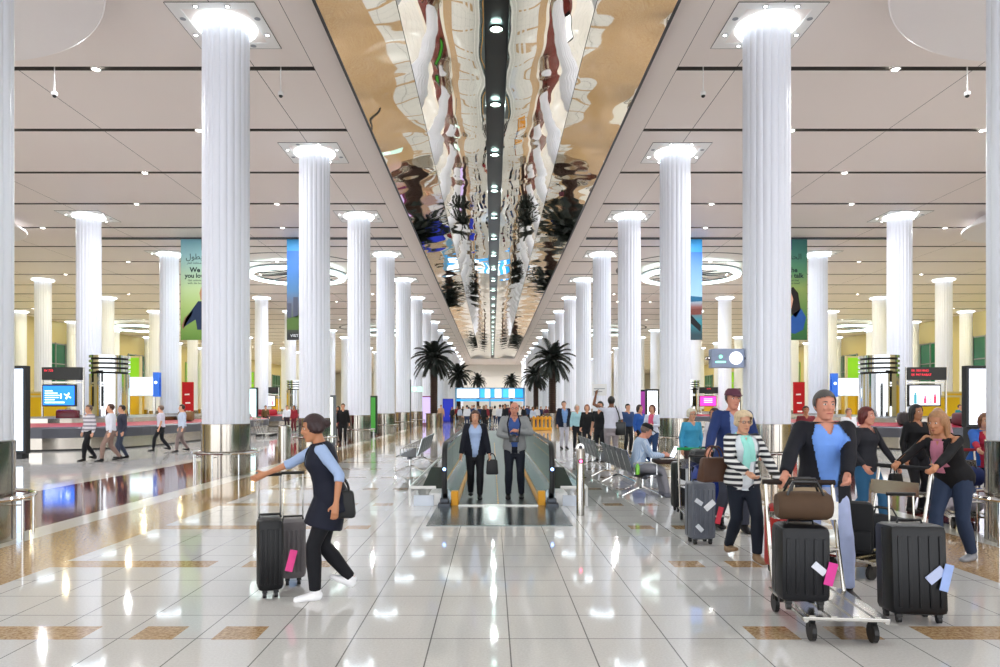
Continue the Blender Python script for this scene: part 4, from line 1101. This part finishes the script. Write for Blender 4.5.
# green glass partition blocks behind the carousels
for sg in (-1, 1):
    s = 'left' if sg < 0 else 'right'
    for i, (x, y, w, c, z0, z1) in enumerate(((26.5, 50, 2.6, M_LIME, 2.7, 5.2), (31.0, 47, 1.5, M_YEL, 0, 2.6), (23.8, 60, 1.6, M_LIME, 2.6, 5.6), (28, 44, 2.6, M_YEL, 0, 2.3))):
        bm = B(); box(bm, sg*x-w/2, sg*x+w/2, y-.1, y+.1, 0 if z0 else z0, z1)
        for v in bm.verts: pass
        t = thing('office_partition', '%s glass office partition behind the %s carousel, %s from the centre' % ('lime green' if c is M_LIME else 'yellow', s, ORD[i]), 'partition', (0, 0, 0), 0, 'coloured partitions behind the carousels')
        bm.free(); bm = B(); box(bm, sg*x-w/2, sg*x+w/2, y-.08, y+.08, z0+.1, z1-.1); obj('panel', bm, c, t)
        bm = B()
        for xx in (sg*x-w/2, sg*x+w/2): box(bm, xx-.05, xx+.05, y-.12, y+.12, 0, z1)
        box(bm, sg*x-w/2, sg*x+w/2, y-.12, y+.12, z1-.12, z1); box(bm, sg*x-w/2, sg*x+w/2, y-.12, y+.12, z0, z0+.12); obj('frame', bm, M_CREAM, t)
# far screens
t = thing('arrivals_screens', 'wide row of blue and white lit counters screens under the distant palms', 'display wall', (0, 80, 0))
xa, xb = PX(455, 80), PX(525, 80)
bm = B(); box(bm, xa, xb, -.1, .1, 2.5, 3.75, bev=.02)
for x in (xa+.1, (xa+xb)/2, xb-.1): box(bm, x-.08, x+.08, -.08, .08, 0, 2.5)
obj('gantry', bm, vcol('#7fb4dc', .4), t)
W_ = xb-xa
for i, (a, b, c) in enumerate(((.03, .34, '#f2fbff'), (.36, .42, '#2f8fe0'), (.43, .50, '#e8f8ff'), (.51, .56, '#2a86d8'), (.57, .66, '#e4f6ff'), (.68, .76, '#3b98e4'), (.77, .85, '#f0fbff'), (.86, .97, '#1f86dc'))):
    bm = B(); box(bm, xa+a*W_, xa+b*W_, -.12, -.1, 2.62, 3.6); obj('screen', bm, glow(c, 1.5), t)
bm = B(); box(bm, xa, xb, -.06, .06, 2.2, 2.44); obj('blue_fascia', bm, glow('#2f9ae6', .8), t)
# bins
t = thing('litter_bin', 'slim steel cylinder litter bin between the second and third left columns', 'litter bin', (PX(284.5, 22), 22, 0))
bm = B(); lathe(bm, [(.19, 0), (.19, .98), (.175, 1.0)], 28); obj('bin_body', bm, STEEL, t, True)
bm = B(); lathe(bm, [(.13, 1.0), (.13, 1.012)], 24); obj('lid', bm, DSTEEL, t)
# yellow trolley barrier by the right palm
t = thing('yellow_barrier', 'bright yellow slatted barrier beside the right palm planter', 'barrier', (PX(542, 47.3), 47.3, -.05))
bm = B(); box(bm, -.65, .65, -.3, .3, .05, .25, bev=.05); obj('lower_body', bm, M_YLINE, t)
for i in range(5):
    bm = B(); box(bm, -.62+.27*i, -.50+.27*i, -.28, .28, .2, 1.0, bev=.03); obj('slat', bm, M_YLINE, t)
bm = B(); box(bm, -.66, .66, -.1, .1, .78, .92, bev=.03); obj('top_bar', bm, M_YLINE, t)
# carts parked
for i, (x, y, lab) in enumerate(((-12.3, 38.0, 'parked luggage cart beyond the two striding men'), (-12.2, 37.0, 'parked luggage cart pushed into the one behind it, left carousel'), (PX(253, 42), 42, 'luggage cart parked behind the second left column'), (PX(254, 50), 50, 'luggage cart parked left of the farther carousel'), (PX(256, 52), 52, 'luggage cart parked in the gap behind the second left column'))):
    cart(lab, (x, y, 0), PI/2+.1*i)
# ============================================================ THE PEOPLE IN THE HALL
def stripes(name, a, b, scale, axis='Z', thr=.5):
    m = bpy.data.materials.new(name); m.use_nodes = True; nt = m.node_tree
    tc = nt.nodes.new('ShaderNodeTexCoord'); sp = nt.nodes.new('ShaderNodeSeparateXYZ'); ml = nt.nodes.new('ShaderNodeMath'); ml.operation = 'MULTIPLY'; ml.inputs[1].default_value = scale
    fr = nt.nodes.new('ShaderNodeMath'); fr.operation = 'FRACT'; gt = nt.nodes.new('ShaderNodeMath'); gt.operation = 'GREATER_THAN'; gt.inputs[1].default_value = thr
    mx = nt.nodes.new('ShaderNodeMix'); mx.data_type = 'RGBA'; mx.inputs['A'].default_value = (*srgb(a), 1); mx.inputs['B'].default_value = (*srgb(b), 1)
    nt.links.new(tc.outputs['Object'], sp.inputs[0]); nt.links.new(sp.outputs[axis], ml.inputs[0]); nt.links.new(ml.outputs[0], fr.inputs[0]); nt.links.new(fr.outputs[0], gt.inputs[0])
    nt.links.new(gt.outputs[0], mx.inputs['Factor']); nt.links.new(mx.outputs['Result'], nt.nodes['Principled BSDF'].inputs['Base Color']); nt.nodes['Principled BSDF'].inputs['Roughness'].default_value = .8
    return m
M_STRIPE = stripes('cardigan_stripe', '#20222c', '#e6e6e4', 17)
M_BSTRIPE = stripes('shirt_stripe', '#9db6d8', '#c4d2e6', 60, 'X')

# --- on the walkway
p = person('woman in a navy cardigan and pale blue shirt walking on the moving walkway', (PX(475, 12.0), 12.0, .028), .05, 1.56, fem=True, feet={'L': (.09, -.12, 0), 'R': (-.08, .16, .02, 0, -.2)},
           hands={'L': (.25, -.06, .72), 'R': (-.25, -.06, .70)}, top=('#a9bfe4', 'long', -.13), jacket=('#1a1e30', .105, -.1), trousers='#16171f', hair=('bob', '#4a2a1c'), head=(0, .15), vox=.011, build=1.05)
def shoulder_bag(label, info, hand='L', w=.3, h=.3, d=.12, col='#111218', dz=-.1, dx=0, hl=.12):
    q = wpt(info, info['wr'][hand]); t = info['t']
    return handbag(label, (q.x+dx, q.y, q.z-h-hl+dz), t.rotation_euler.z, w, d, h, col, hl)
shoulder_bag('black handbag hanging from the hand of the woman on the walkway', p, 'L', .2, .26, .12, dx=.05, dz=.03)
p = person('bald man in glasses and grey jacket carrying a camera on the moving walkway', (PX(514, 12.0), 12.0, .028), -.03, 1.70, feet={'L': (.13, .02, 0), 'R': (-.10, -.06, 0)}, skin='pink', glasses='#7a1c1c',
           hands={'L': (.06, -.24, 1.16), 'R': (-.05, -.25, 1.06)}, elbows={'L': (1, .3, -.3), 'R': (-1, .3, -.3)}, top=('#3e5a9a', 'long', -.02), jacket=('#8d8f90', .09, -.13), trousers='#1b2233', hair=('bald', '#6a5a50'), head=(0, .05), vox=.011, build=1.05, collar=('#1a2440', False))
q = wpt(p, (0, -.3, 1.03))
t = thing('camera', 'black camera held by the bald man on the walkway', 'camera', q)
bm = B(); box(bm, -.08, .08, -.04, .04, -.055, .055, bev=.01); box(bm, -.03, .03, -.04, .035, .05, .08, bev=.008); obj('camera_body', bm, BLACK, t)
bm = B(); tube(bm, [(.0, -.04, 0), (0, -.12, 0)], .04, 16); l_ = obj('lens', bm, BLACK, t, True)
bm = B(); tube(bm, [(.0, -.118, 0), (0, -.123, 0)], .03, 16); obj('lens_glass', bm, mat('lens_glass_dark', '#141824', .1), l_)
bm = B(); tube(bm, [(-.08, 0, .04), (-.11, .06, .25), (-.06, .13, .44)], .012, 6); tube(bm, [(.08, 0, .04), (.11, .06, .25), (.06, .13, .44)], .012, 6); obj('neck_strap', bm, vcol('#1a2440'), t)

# --- left foreground: woman striding to the left with suitcases
X0, Y0_ = PX(318, 5.85), 5.85
p = person('woman in a navy tunic and white shoes striding left with two suitcases', (X0, Y0_, 0), -1.25, 1.60, fem=True, skin='tan', lean=.22,
           feet={'L': (.07, -.06, 0), 'R': (-.09, .28, .06, 0, -.5)}, hands={'R': (-.30, -.50, .98), 'L': (.28, .12, .82)}, elbows={'R': (-.3, .3, -1), 'L': (.3, 1, -.2)},
           top=('#9db2d6', 'half', -.02), jacket=('#1a2038', .06, -.14, 'none'), skirt=('#1a2038', .62, .0), trousers='#11131e', shoes='#f0f0f2', hair=('tied', '#2c1518'), vox=.008, head=(0, .1))
q = wpt(p, p['wr']['L'])
handbag('black leather handbag with two loop handles on the arm of the striding woman', (PX(341, 5.8), 5.8, PZ(518, 5.8)), .15, .23, .12, .23, '#0f1014', .12)
suitcase('black upright suitcase with a pink tag pulled by the striding woman', (PX(270, 5.95), 5.95, 0), .35, .21, .30, .60, '#0e0f14', .45, .36, True, 0, '#e24a8e')
suitcase('grey suitcase rolling just behind the black one, beside the striding woman', (PX(293, 6.35), 6.35, 0), .3, .22, .26, .52, '#6f6a6c', .6, .42, True)

# --- right foreground group
p = person('woman with white blonde hair in a striped cardigan and mint scarf walking forward', (PX(744, 7.35), 7.35, 0), .12, 1.61, fem=True, feet={'L': (.08, -.18, 0), 'R': (-.07, .22, .03, 0, -.3)},
           hands={'R': (-.10, -.27, .93), 'L': (.34, -.10, .80)}, elbows={'R': (-1, .4, -.3), 'L': (1, .5, 0)}, top=('#dfe6ec', 'long', -.13), jacket=(M_STRIPE, .12, -.13), trousers='#182438', shoes='#8c7256',
           hair=('puff', '#cfb896'), glasses='#2a2a30', collar=('#9fe6dc', True), vox=.0085, build=1.02, head=(-.1, .1))
handbag('brown leather shoulder bag at the side of the striped woman', (PX(714, 7.45), 7.45, .80), .3, .34, .14, .26, '#4e3426', .14)
suitcase('silver grey upright suitcase with a red tag left of the striped woman', (PX(700, 8.2), 8.2, 0), .1, .30, .26, .66, '#5c606a', .3, .3, True, 0, '#c83a4a', stickers=((-.07, .5, .6, .05, '#d4d8de'), (-.06, .2, .8, .05, '#d4d8de'), (.06, .46, -.7, .07, '#e8eaee')))
suitcase('black suitcase with a white strap and flower stickers behind the silver one', (PX(684, 10.7), 10.7, 0), .05, .36, .26, .70, '#121318', .4, .0, True, 0, None, '#c9ccd2', stickers=((-.02, .42, .3, .11, '#e6e6ea'), (.02, .28, 0, .05, '#e2622e'), (-.12, .5, 0, .025, '#e6e6ea'), (.06, .33, .6, .05, '#e2622e')))
suitcase('bright red suitcase just right of the striped woman', (PX(779, 6.9), 6.75, 0), .2, .34, .24, .60, '#a3201e', .35, .3, True)
p = person('tall man in a navy blazer pushing a cart behind the striped woman', (PX(741, 8.7), 9.0, 0), .05, 1.88, skin='pink', feet={'L': (.12, -.1, 0), 'R': (-.11, .15, .02)}, lean=.06,
           hands={'R': (-.45, -.35, 1.04), 'L': (.25, -.25, 1.03)}, top=('#8fa3cf', 'long', -.02), jacket=('#1e3266', .07, -.14), trousers='#3a3d4a', hair=('short', '#453a3a'), vox=.011, hat=('cap', '#5a3040'))
cart('luggage cart with a green push bar in front of the man in the navy blazer', (PX(706, 9.4), 9.6, 0), -.15, 'luggage carts pushed by travellers')
blob('suitcase', 'blue suitcase standing on the cart beside the man in navy', 'suitcase', (PX(707, 9.5), 9.45, .2), -.15, .42, .5, .62, '#1c3486')
blob('suitcase', 'dark patterned case lying on top of the blue suitcase', 'suitcase', (PX(707, 9.5), 9.45, .84), -.15, .44, .5, .18, '#23272e')
M_SUIT = '#151726'
p = person('man in a dark suit and light blue shirt pushing a loaded cart towards us', (PX(824, 6.0), 6.0, 0), -.08, 1.80, skin='pink', feet={'L': (.13, -.18, 0), 'R': (-.12, .2, .03, 0, -.3)}, lean=.05,
           hands={'R': (-.46, -.38, 1.02), 'L': (.02, -.42, 1.02)}, elbows={'R': (-1, .6, -.3), 'L': (1, .3, -.1)}, top=('#6f9be8', 'long', -.02), jacket=(M_SUIT, .115, -.15), trousers='#a9b4d8', shoes='#2a2020', hair=('short', '#4b4644'), vox=.0085, build=1.04)
cart('luggage cart with a dark push bar under the big dark suitcases', (PX(812, 5.3), 5.18, 0), -.1, 'luggage carts pushed by travellers', '#3a2a24')
suitcase('tall black suitcase standing on the cart of the suited man', (PX(797, 4.95), 4.9, .2), -.12, .33, .28, .52, '#12141c', .45, 0, True, 0, '#d43f94', stickers=((.08, .3, .7, .05, '#d8dce6'),))
duffel('brown leather travel bag lying on the tall black suitcase', (PX(800, 4.95), 4.9, .805), -.15, .36, .10, '#4f3b2b')
duffel('beige soft bag tucked behind the brown bag on the cart', (PX(800, 5.3), 5.26, .83), 0.1, .34, .08, '#a08a6e')
p = person('red haired woman in a dark grey top and blue jeans walking left', (PX(869, 8.9), 8.9, 0), .5, 1.66, fem=True, skin='pink', feet={'L': (.08, -.2, 0), 'R': (-.08, .25, .04, 0, -.4)},
           hands={'R': (-.25, -.1, .86), 'L': (.40, -.1, .86)}, top=('#34353f', 'long', -.1), trousers='#2c5f86', shoes='#14141a', hair=('bob', '#5a1f1c'), vox=.011)
shoulder_bag('small black handbag held by the red haired woman', p, 'L', .24, .2, .1, '#15161c', dz=-.0)
# woman leaning with the big black suitcase
p = person('long haired woman in black leaning forward beside a huge black suitcase', (PX(955, 7.3), 7.3, 0), -1.1, 1.68, fem=True, skin='tan', lean=.5, feet={'L': (.09, .12, 0), 'R': (-.08, -.25, 0)},
           hands={'R': (-.16, -.74, 1.0), 'L': (.22, -.72, 1.0)}, top=('#0f1018', 'long', -.1), trousers='#26344e', shoes='#8a8c92', hair=('long', '#a07450'), collar=('#c07a92', True), vox=.009, build=1.08)
suitcase('huge black suitcase with pale blue tags in front of the leaning woman', (PX(912, 5.25), 5.25, 0), -.1, .40, .30, .66, '#0d0f16', .4, .22, True, -.06, '#9db4e8', stickers=((.1, .36, -.7, .07, '#b9c4e4'),))
cart('luggage cart pushed by the leaning woman, behind the huge black suitcase', (3.66, 6.83, 0), -1.05, 'luggage carts pushed by travellers', '#2a2a30')
duffel('dark grey travel bag on the cart of the leaning woman', (3.72, 6.86, .2), -1.05, .5, .17, '#2c2c34')
backpack('black backpack standing at the front of the cart of the leaning woman', (3.36, 6.66, .2), -.3, '#101218', .5)
# woman at the right edge with a cart
p = person('person in a bright blue top and red sleeves pushing a cart at the right edge', (PX(984, 9.9), 9.9, 0), -.3, 1.58, fem=True, skin='fair', lean=.25, feet={'L': (.09, -.1, 0), 'R': (-.08, .3, .02)},
           hands={'R': (-.22, -.52, .98), 'L': (.24, -.5, .98)}, top=('#b3243c', 'long', -.08), jacket=('#2a62b8', .1, -.05, 'half'), trousers='#1c2233', hair=('bob', '#7c5238'), vox=.011)
cart('luggage cart near the front right column, loaded with white bags', (PX(962, 9.5), 9.5, 0), -.35, 'luggage carts pushed by travellers', '#9a2a34')
duffel('white and pink soft bag lying on the cart by the front right column', (PX(961, 9.4), 9.35, .2), -.3, .42, .16, '#d9d4e4')
duffel('navy soft bag on top of the white bag on the cart', (PX(961, 9.4), 9.33, .54), -.2, .4, .13, '#1d2a5c')

# --- the seated man and things on the benches
p = person('man in a dark hat and blue striped shirt sitting with a laptop on his knees', (2.46, 12.40, 0), PI/2, 1.74, hipz=.56, feet={'L': (.1, -.50, 0), 'R': (-.1, -.56, 0)}, lean=.22, skin='pink',
           hands={'L': (.12, -.46, .74), 'R': (-.12, -.46, .74)}, elbows={'L': (.4, .6, -.6), 'R': (-.4, .6, -.6)}, top=(M_BSTRIPE, 'long', -.05), trousers='#8e8d96', shoes='#6b6c78', hair=('short', '#6a5a52'), hat=('cap', '#1a1b20'), vox=.011, head=(0, .35))
q = wpt(p, (0, -.50, .665))
t = thing('laptop', 'open silver laptop with dark lid on the knees of the seated man', 'laptop', (q.x, q.y, .675), PI/2)
bm = B(); box(bm, -.17, .17, -.12, .12, 0, .018, bev=.004); kb = obj('laptop_base', bm, STEEL, t)
bm = B(); box(bm, -.15, .15, -.04, .09, .018, .02); obj('keyboard', bm, BLACK, kb)
bm = B(); M = Matrix.Translation((0, -.12, .018)) @ Matrix.Rotation(.45, 4, 'X'); box(bm, -.17, .17, -.008, 0, 0, .23, M=M, bev=.002); ld = obj('lid', bm, vcol('#2c2e34', .3), t)
bm = B(); box(bm, -.155, .155, .0005, .002, .012, .218, M=M); obj('screen', bm, glow('#dfe6f2', .9), ld)
blob('briefcase', 'dark brown briefcase under the laptop on the lap of the seated man', 'briefcase', (q.x+.02, q.y, .585), 0, .44, .36, .085, '#3a1f18')
t = thing('water_bottle', 'bright green bottle on the end seat beside the seated man', 'bottle', (2.42, 12.12, .42))
bm = B(); lathe(bm, [(.032, 0), (.034, .02), (.034, .15), (.014, .19), (.014, .21)], 16); obj('bottle_body', bm, mat('green_bottle', '#8be04a', .2), t, True)
bm = B(); lathe(bm, [(.017, .205), (.017, .225)], 12); obj('cap', bm, WHITEP, t)

# --- people standing behind the benches
p = person('man in a pale shirt raising one arm, black shoulder bag across his back', (PX(612, 19), 19.1, 0), PI-.2, 1.93, skin='brown', feet={'L': (.11, 0, 0), 'R': (-.11, .05, 0)},
           hands={'L': (.42, -.05, 1.93), 'R': (-.30, -.04, .95)}, elbows={'L': (1, 0, -.3)}, top=('#d5d6e4', 'short', -.02), trousers='#9a9296', hair=('short', '#15110f'), vox=.012)
t = thing('shoulder_bag', 'black shoulder bag with a long strap on the man with the raised arm', 'shoulder bag', wpt(p, (-.25, .12, .82)), PI-.2)
bm = B(); box(bm, -.14, .14, -.05, .05, 0, .36, bev=.03); obj('bag_body', bm, BLACK, t, True)
bm = B(); pts = [(-.0, .1, .36), (.06, .08, .60), (.14, .04, .80)]; tube(bm, pts, .016, 6); obj('strap', bm, BLACK, t)
t = thing('name_board', 'white paper board held up by the man with the raised arm', 'paper sign', wpt(p, (.33, -.12, 1.92)), -.2)
bm = B(); box(bm, -.2, .2, -.008, .008, -.02, .30); obj('sheet', bm, WHITEP, t)
bm = B(); box(bm, -.15, .15, -.012, -.008, .16, .18); box(bm, -.15, .08, -.012, -.008, .08, .1); obj('printed_line', bm, GREYP, t)
CROWD = [
 # label, px, D, face, H, dict
 ('man in a navy blazer and white trousers standing beyond the walkway end', 564, 26.5, .2, 1.86, dict(top=('#7fa2d8', 'long', -.02), jacket=('#1b2644', .1, -.16), trousers='#c9c6d2', hair=('short', '#3a2418'))),
 ('grey haired woman in a pale teal shirt beyond the benches', 577, 25.5, .1, 1.72, dict(fem=True, top=('#a8d2dc', 'long', -.05), trousers='#23252e', hair=('bob', '#b8b0a6'))),
 ('woman in a black top beside the grey haired woman', 587, 24.5, -.2, 1.72, dict(fem=True, top=('#17171c', 'long', -.05), trousers='#1c1c24', hair=('bob', '#8a4f30'))),
 ('man in a black t-shirt turned to the man raising his arm', 600, 20.2, -.6, 1.80, dict(top=('#16171d', 'short', -.02), trousers='#20222a', hair=('short', '#1c1410'))),
 ('man in a dark blue shirt behind the man raising his arm', 628, 24., .3, 1.74, dict(top=('#2b4470', 'long', -.02), trousers='#20242c', hair=('short', '#181310'))),
 ('woman in a royal blue jacket beside the pink scarf woman', 640, 21.2, .6, 1.70, dict(fem=True, top=('#2a5cae', 'long', -.1), trousers='#22262e', hair=('bob', '#241a16'))),
 ('woman in a white shirt, pink scarf and jeans behind the seated man', 652, 19.0, -.5, 1.70, dict(fem=True, top=('#d4dcee', 'long', -.08), trousers='#28426c', hair=('bob', '#5a2c22'), collar=('#d8587c', True), hands={'L': (.1, -.3, 1.1), 'R': (-.1, -.3, 1.05)})),
 ('white haired woman in a turquoise blouse beside the third right column', 692, 13.4, .15, 1.60, dict(fem=True, top=('#3f9cc4', 'long', -.1), trousers='#4a3a3a', hair=('puff', '#e6dcc8'), glasses='#333338')),
 ('dark haired woman in a white patterned shirt facing the turquoise blouse', 714, 12.6, -.9, 1.62, dict(fem=True, top=('#e2dce2', 'long', -.1), trousers='#2b2b35', hair=('tied', '#3a1f18'), skin='tan')),
 ('young man in a pale shirt at the far right by the yellow niche', 960, 36., .2, 1.75, dict(top=('#2a8088', 'short', -.02), trousers='#d4d4dc', hair=('short', '#14110f'))),
 ('person in black behind the leaning woman, dark hair', 917, 10.6, .2, 1.68, dict(fem=True, top=('#15151c', 'long', -.08), trousers='#1b1b24', hair=('long', '#120f12'), skin='tan')),
 ('woman with light brown hair and a rose top behind the leaning woman', 938, 11.5, -.4, 1.62, dict(fem=True, top=('#b98a94', 'long', -.08), trousers='#24324c', hair=('long', '#a57c58'))),
 ('man in a grey and white striped shirt walking past the left carousel', 88, 20.7, -.5, 1.72, dict(top=(stripes('rugby_stripe', '#8b8690', '#d6d2d8', 9), 'long', -.03), trousers='#1a1b24', hair=('short', '#5a4638'), feet={'L': (.1, -.22, 0), 'R': (-.1, .25, .03, 0, -.3)})),
 ('man in a white shirt and beige trousers walking past the left carousel', 110, 20.5, -1.0, 1.76, dict(top=('#d8dbe6', 'long', -.02), trousers='#8a7268', hair=('short', '#4a2c20'), feet={'L': (.1, -.25, 0), 'R': (-.1, .25, .03, 0, -.3)})),
 ('person in a dark top close behind the man in the white shirt', 120, 21.2, -.8, 1.70, dict(top=('#3a3c4c', 'long', -.02), trousers='#3c4456', hair=('short', '#251b16'), feet={'L': (.1, -.1, 0), 'R': (-.1, .2, .02)})),
 ('person in a white t-shirt and black trousers striding near the carts', 160, 25.2, -1.2, 1.72, dict(top=('#cfcbda', 'short', -.03), trousers='#181a24', hair=('short', '#6a5242'), feet={'L': (.1, -.25, 0), 'R': (-.1, .28, .03, 0, -.3)})),
 ('man in a pale blue shirt and taupe trousers striding near the carts', 181, 24.6, -.9, 1.74, dict(top=('#bcc6da', 'long', -.02), trousers='#7a6c6a', hair=('short', '#2a1c16'), feet={'L': (.1, -.2, 0), 'R': (-.1, .24, .03, 0, -.3)})),
 ('man in a white shirt standing by the farther left carousel', 287, 46., .3, 1.72, dict(top=('#dcdce4', 'long', -.02), trousers='#3a2630', hair=('short', '#231814'))),
 ('woman in a red dress by the farther left carousel', 294, 44., -.2, 1.72, dict(fem=True, top=('#8c1f2c', 'long', -.1), trousers='#5c1822', hair=('long', '#1a1210'), skin='tan')),
 ('man in an olive jacket bending by the red cases, left carousel', 265, 50., .6, 1.75, dict(top=('#5c4526', 'long', -.05), trousers='#2a2420', hair=('short', '#241a12'), lean=.3)),
 ('person in black between the third and fourth left columns', 343, 30., .2, 1.78, dict(top=('#101014', 'long', -.05), trousers='#14141a', hair=('short', '#120e0c'))),
 ('person in dark red beside the one in black, between left columns', 338, 32., -.3, 1.66, dict(fem=True, top=('#6c1a28', 'long', -.1), trousers='#3a141c', hair=('long', '#1c1210'), skin='tan')),
 ('person in a beige coat beside the left palm planter', 441, 58., 0, 1.78, dict(top=('#c79e80', 'long', -.1), trousers='#b09078', hair=('short', '#3a2418'))),
 ('person in a white patterned top near the right carousel bend', 828, 22.8, .6, 1.62, dict(fem=True, top=('#c9a3a3', 'long', -.08), trousers='#3a3a46', hair=('bob', '#5c3426'))),
 ('person in a white shirt between the suited man and the red haired woman', 849, 19.5, .1, 1.60, dict(top=('#e6e6ec', 'long', -.03), trousers='#33343e', hair=('short', '#7d5a48'))),
 ('person in a maroon shirt behind the suited man, near the carousel', 806, 18.5, -.2, 1.66, dict(top=('#7c2c34', 'long', -.05), trousers='#23232c', hair=('short', '#3a2620'), skin='tan')),
]
for (lab, px, D, fc, H, kw) in CROWD:
    v = .012 if D < 16 else .016 if D < 24 else .022
    person(lab, (PX(px, D), D, 0), fc, H, vox=v, **kw)
# far crowd between the palms and the screens
rnd = random.Random(5)
TOPS = ['#1c1e28', '#d8d8e0', '#7c1f2c', '#27406e', '#c9b49a', '#2f2f38', '#b8c4d8', '#5a2a3c', '#e4e0da', '#1a2a50']
DESC = {'#1c1e28': 'black', '#d8d8e0': 'white', '#7c1f2c': 'dark red', '#27406e': 'blue', '#c9b49a': 'beige', '#2f2f38': 'charcoal', '#b8c4d8': 'pale blue', '#5a2a3c': 'plum', '#e4e0da': 'cream', '#1a2a50': 'navy'}
FAR = [(463, 66), (469, 58), (474, 72), (480, 61), (486, 52), (490, 69), (495, 57), (500, 48), (503, 63), (508, 74), (524, 55), (529, 64), (533, 48), (541, 70), (457, 74), (452, 63), (519, 71), (467, 51), (478, 78), (492, 76), (505, 47), (527, 74), (460, 59), (472, 63), (511, 59.5), (516, 66), (521, 61), (537, 59), (549, 66), (546, 60), (484, 47.5)]
for i, (px, D) in enumerate(FAR):
    c = TOPS[(i*3) % 10]; fem = i % 2 == 0
    person('distant traveller in a %s top, %s in line from left palm to right palm' % (DESC[c], (ORD+['twenty-third', 'twenty-fourth', 'twenty-fifth', 'twenty-sixth', 'twenty-seventh', 'twenty-eighth', 'twenty-ninth', 'thirtieth', 'last'])[sorted(a for a, b in FAR).index(px)]), (PX(px, D), D, .03 if D < 46 else 0), rnd.choice((0, PI, .5, -.6, 2.6)), rnd.uniform(1.62, 1.84), fem=fem,
           top=(c, 'long', -.05), trousers=rnd.choice(('#1c1e28', '#2b3a58', '#6a5c50', '#1a1a20')), hair=('bob' if fem else 'short', rnd.choice(('#1c1410', '#4a3022', '#8a7458'))), vox=.03, skin=rnd.choice(('fair', 'tan', 'brown')), group='distant crowd before the screens')
EXPO = 0.92
# ============================================================ CAMERA, WORLD
cam = bpy.data.cameras.new('camera'); co = bpy.data.objects.new('camera', cam); C.objects.link(co)
co.location = (CAMX, 0, CH); co.rotation_euler = (PI/2, 0, 0)
cam.sensor_width = 36; cam.lens = 36*F/1000; cam.shift_x = (500-CX)/1000; cam.shift_y = (HY-333.5)/1000
cam.clip_end = 500
SC.camera = co
w = bpy.data.worlds.new('world'); SC.world = w; w.use_nodes = True
bg = w.node_tree.nodes['Background']; bg.inputs['Color'].default_value = (.93, .96, 1, 1); bg.inputs['Strength'].default_value = 1.7
vs_ = SC.view_settings; vs_.view_transform = 'Standard'; vs_.look = 'None'; vs_.exposure = EXPO; vs_.gamma = 1; vs_.use_curve_mapping = False
try:
    SC.cycles.use_denoising = True; SC.cycles.max_bounces = 8; SC.cycles.diffuse_bounces = 4; SC.cycles.glossy_bounces = 4
    SC.cycles.sample_clamp_indirect = 6; SC.cycles.caustics_reflective = False; SC.cycles.caustics_refractive = False
except Exception: pass
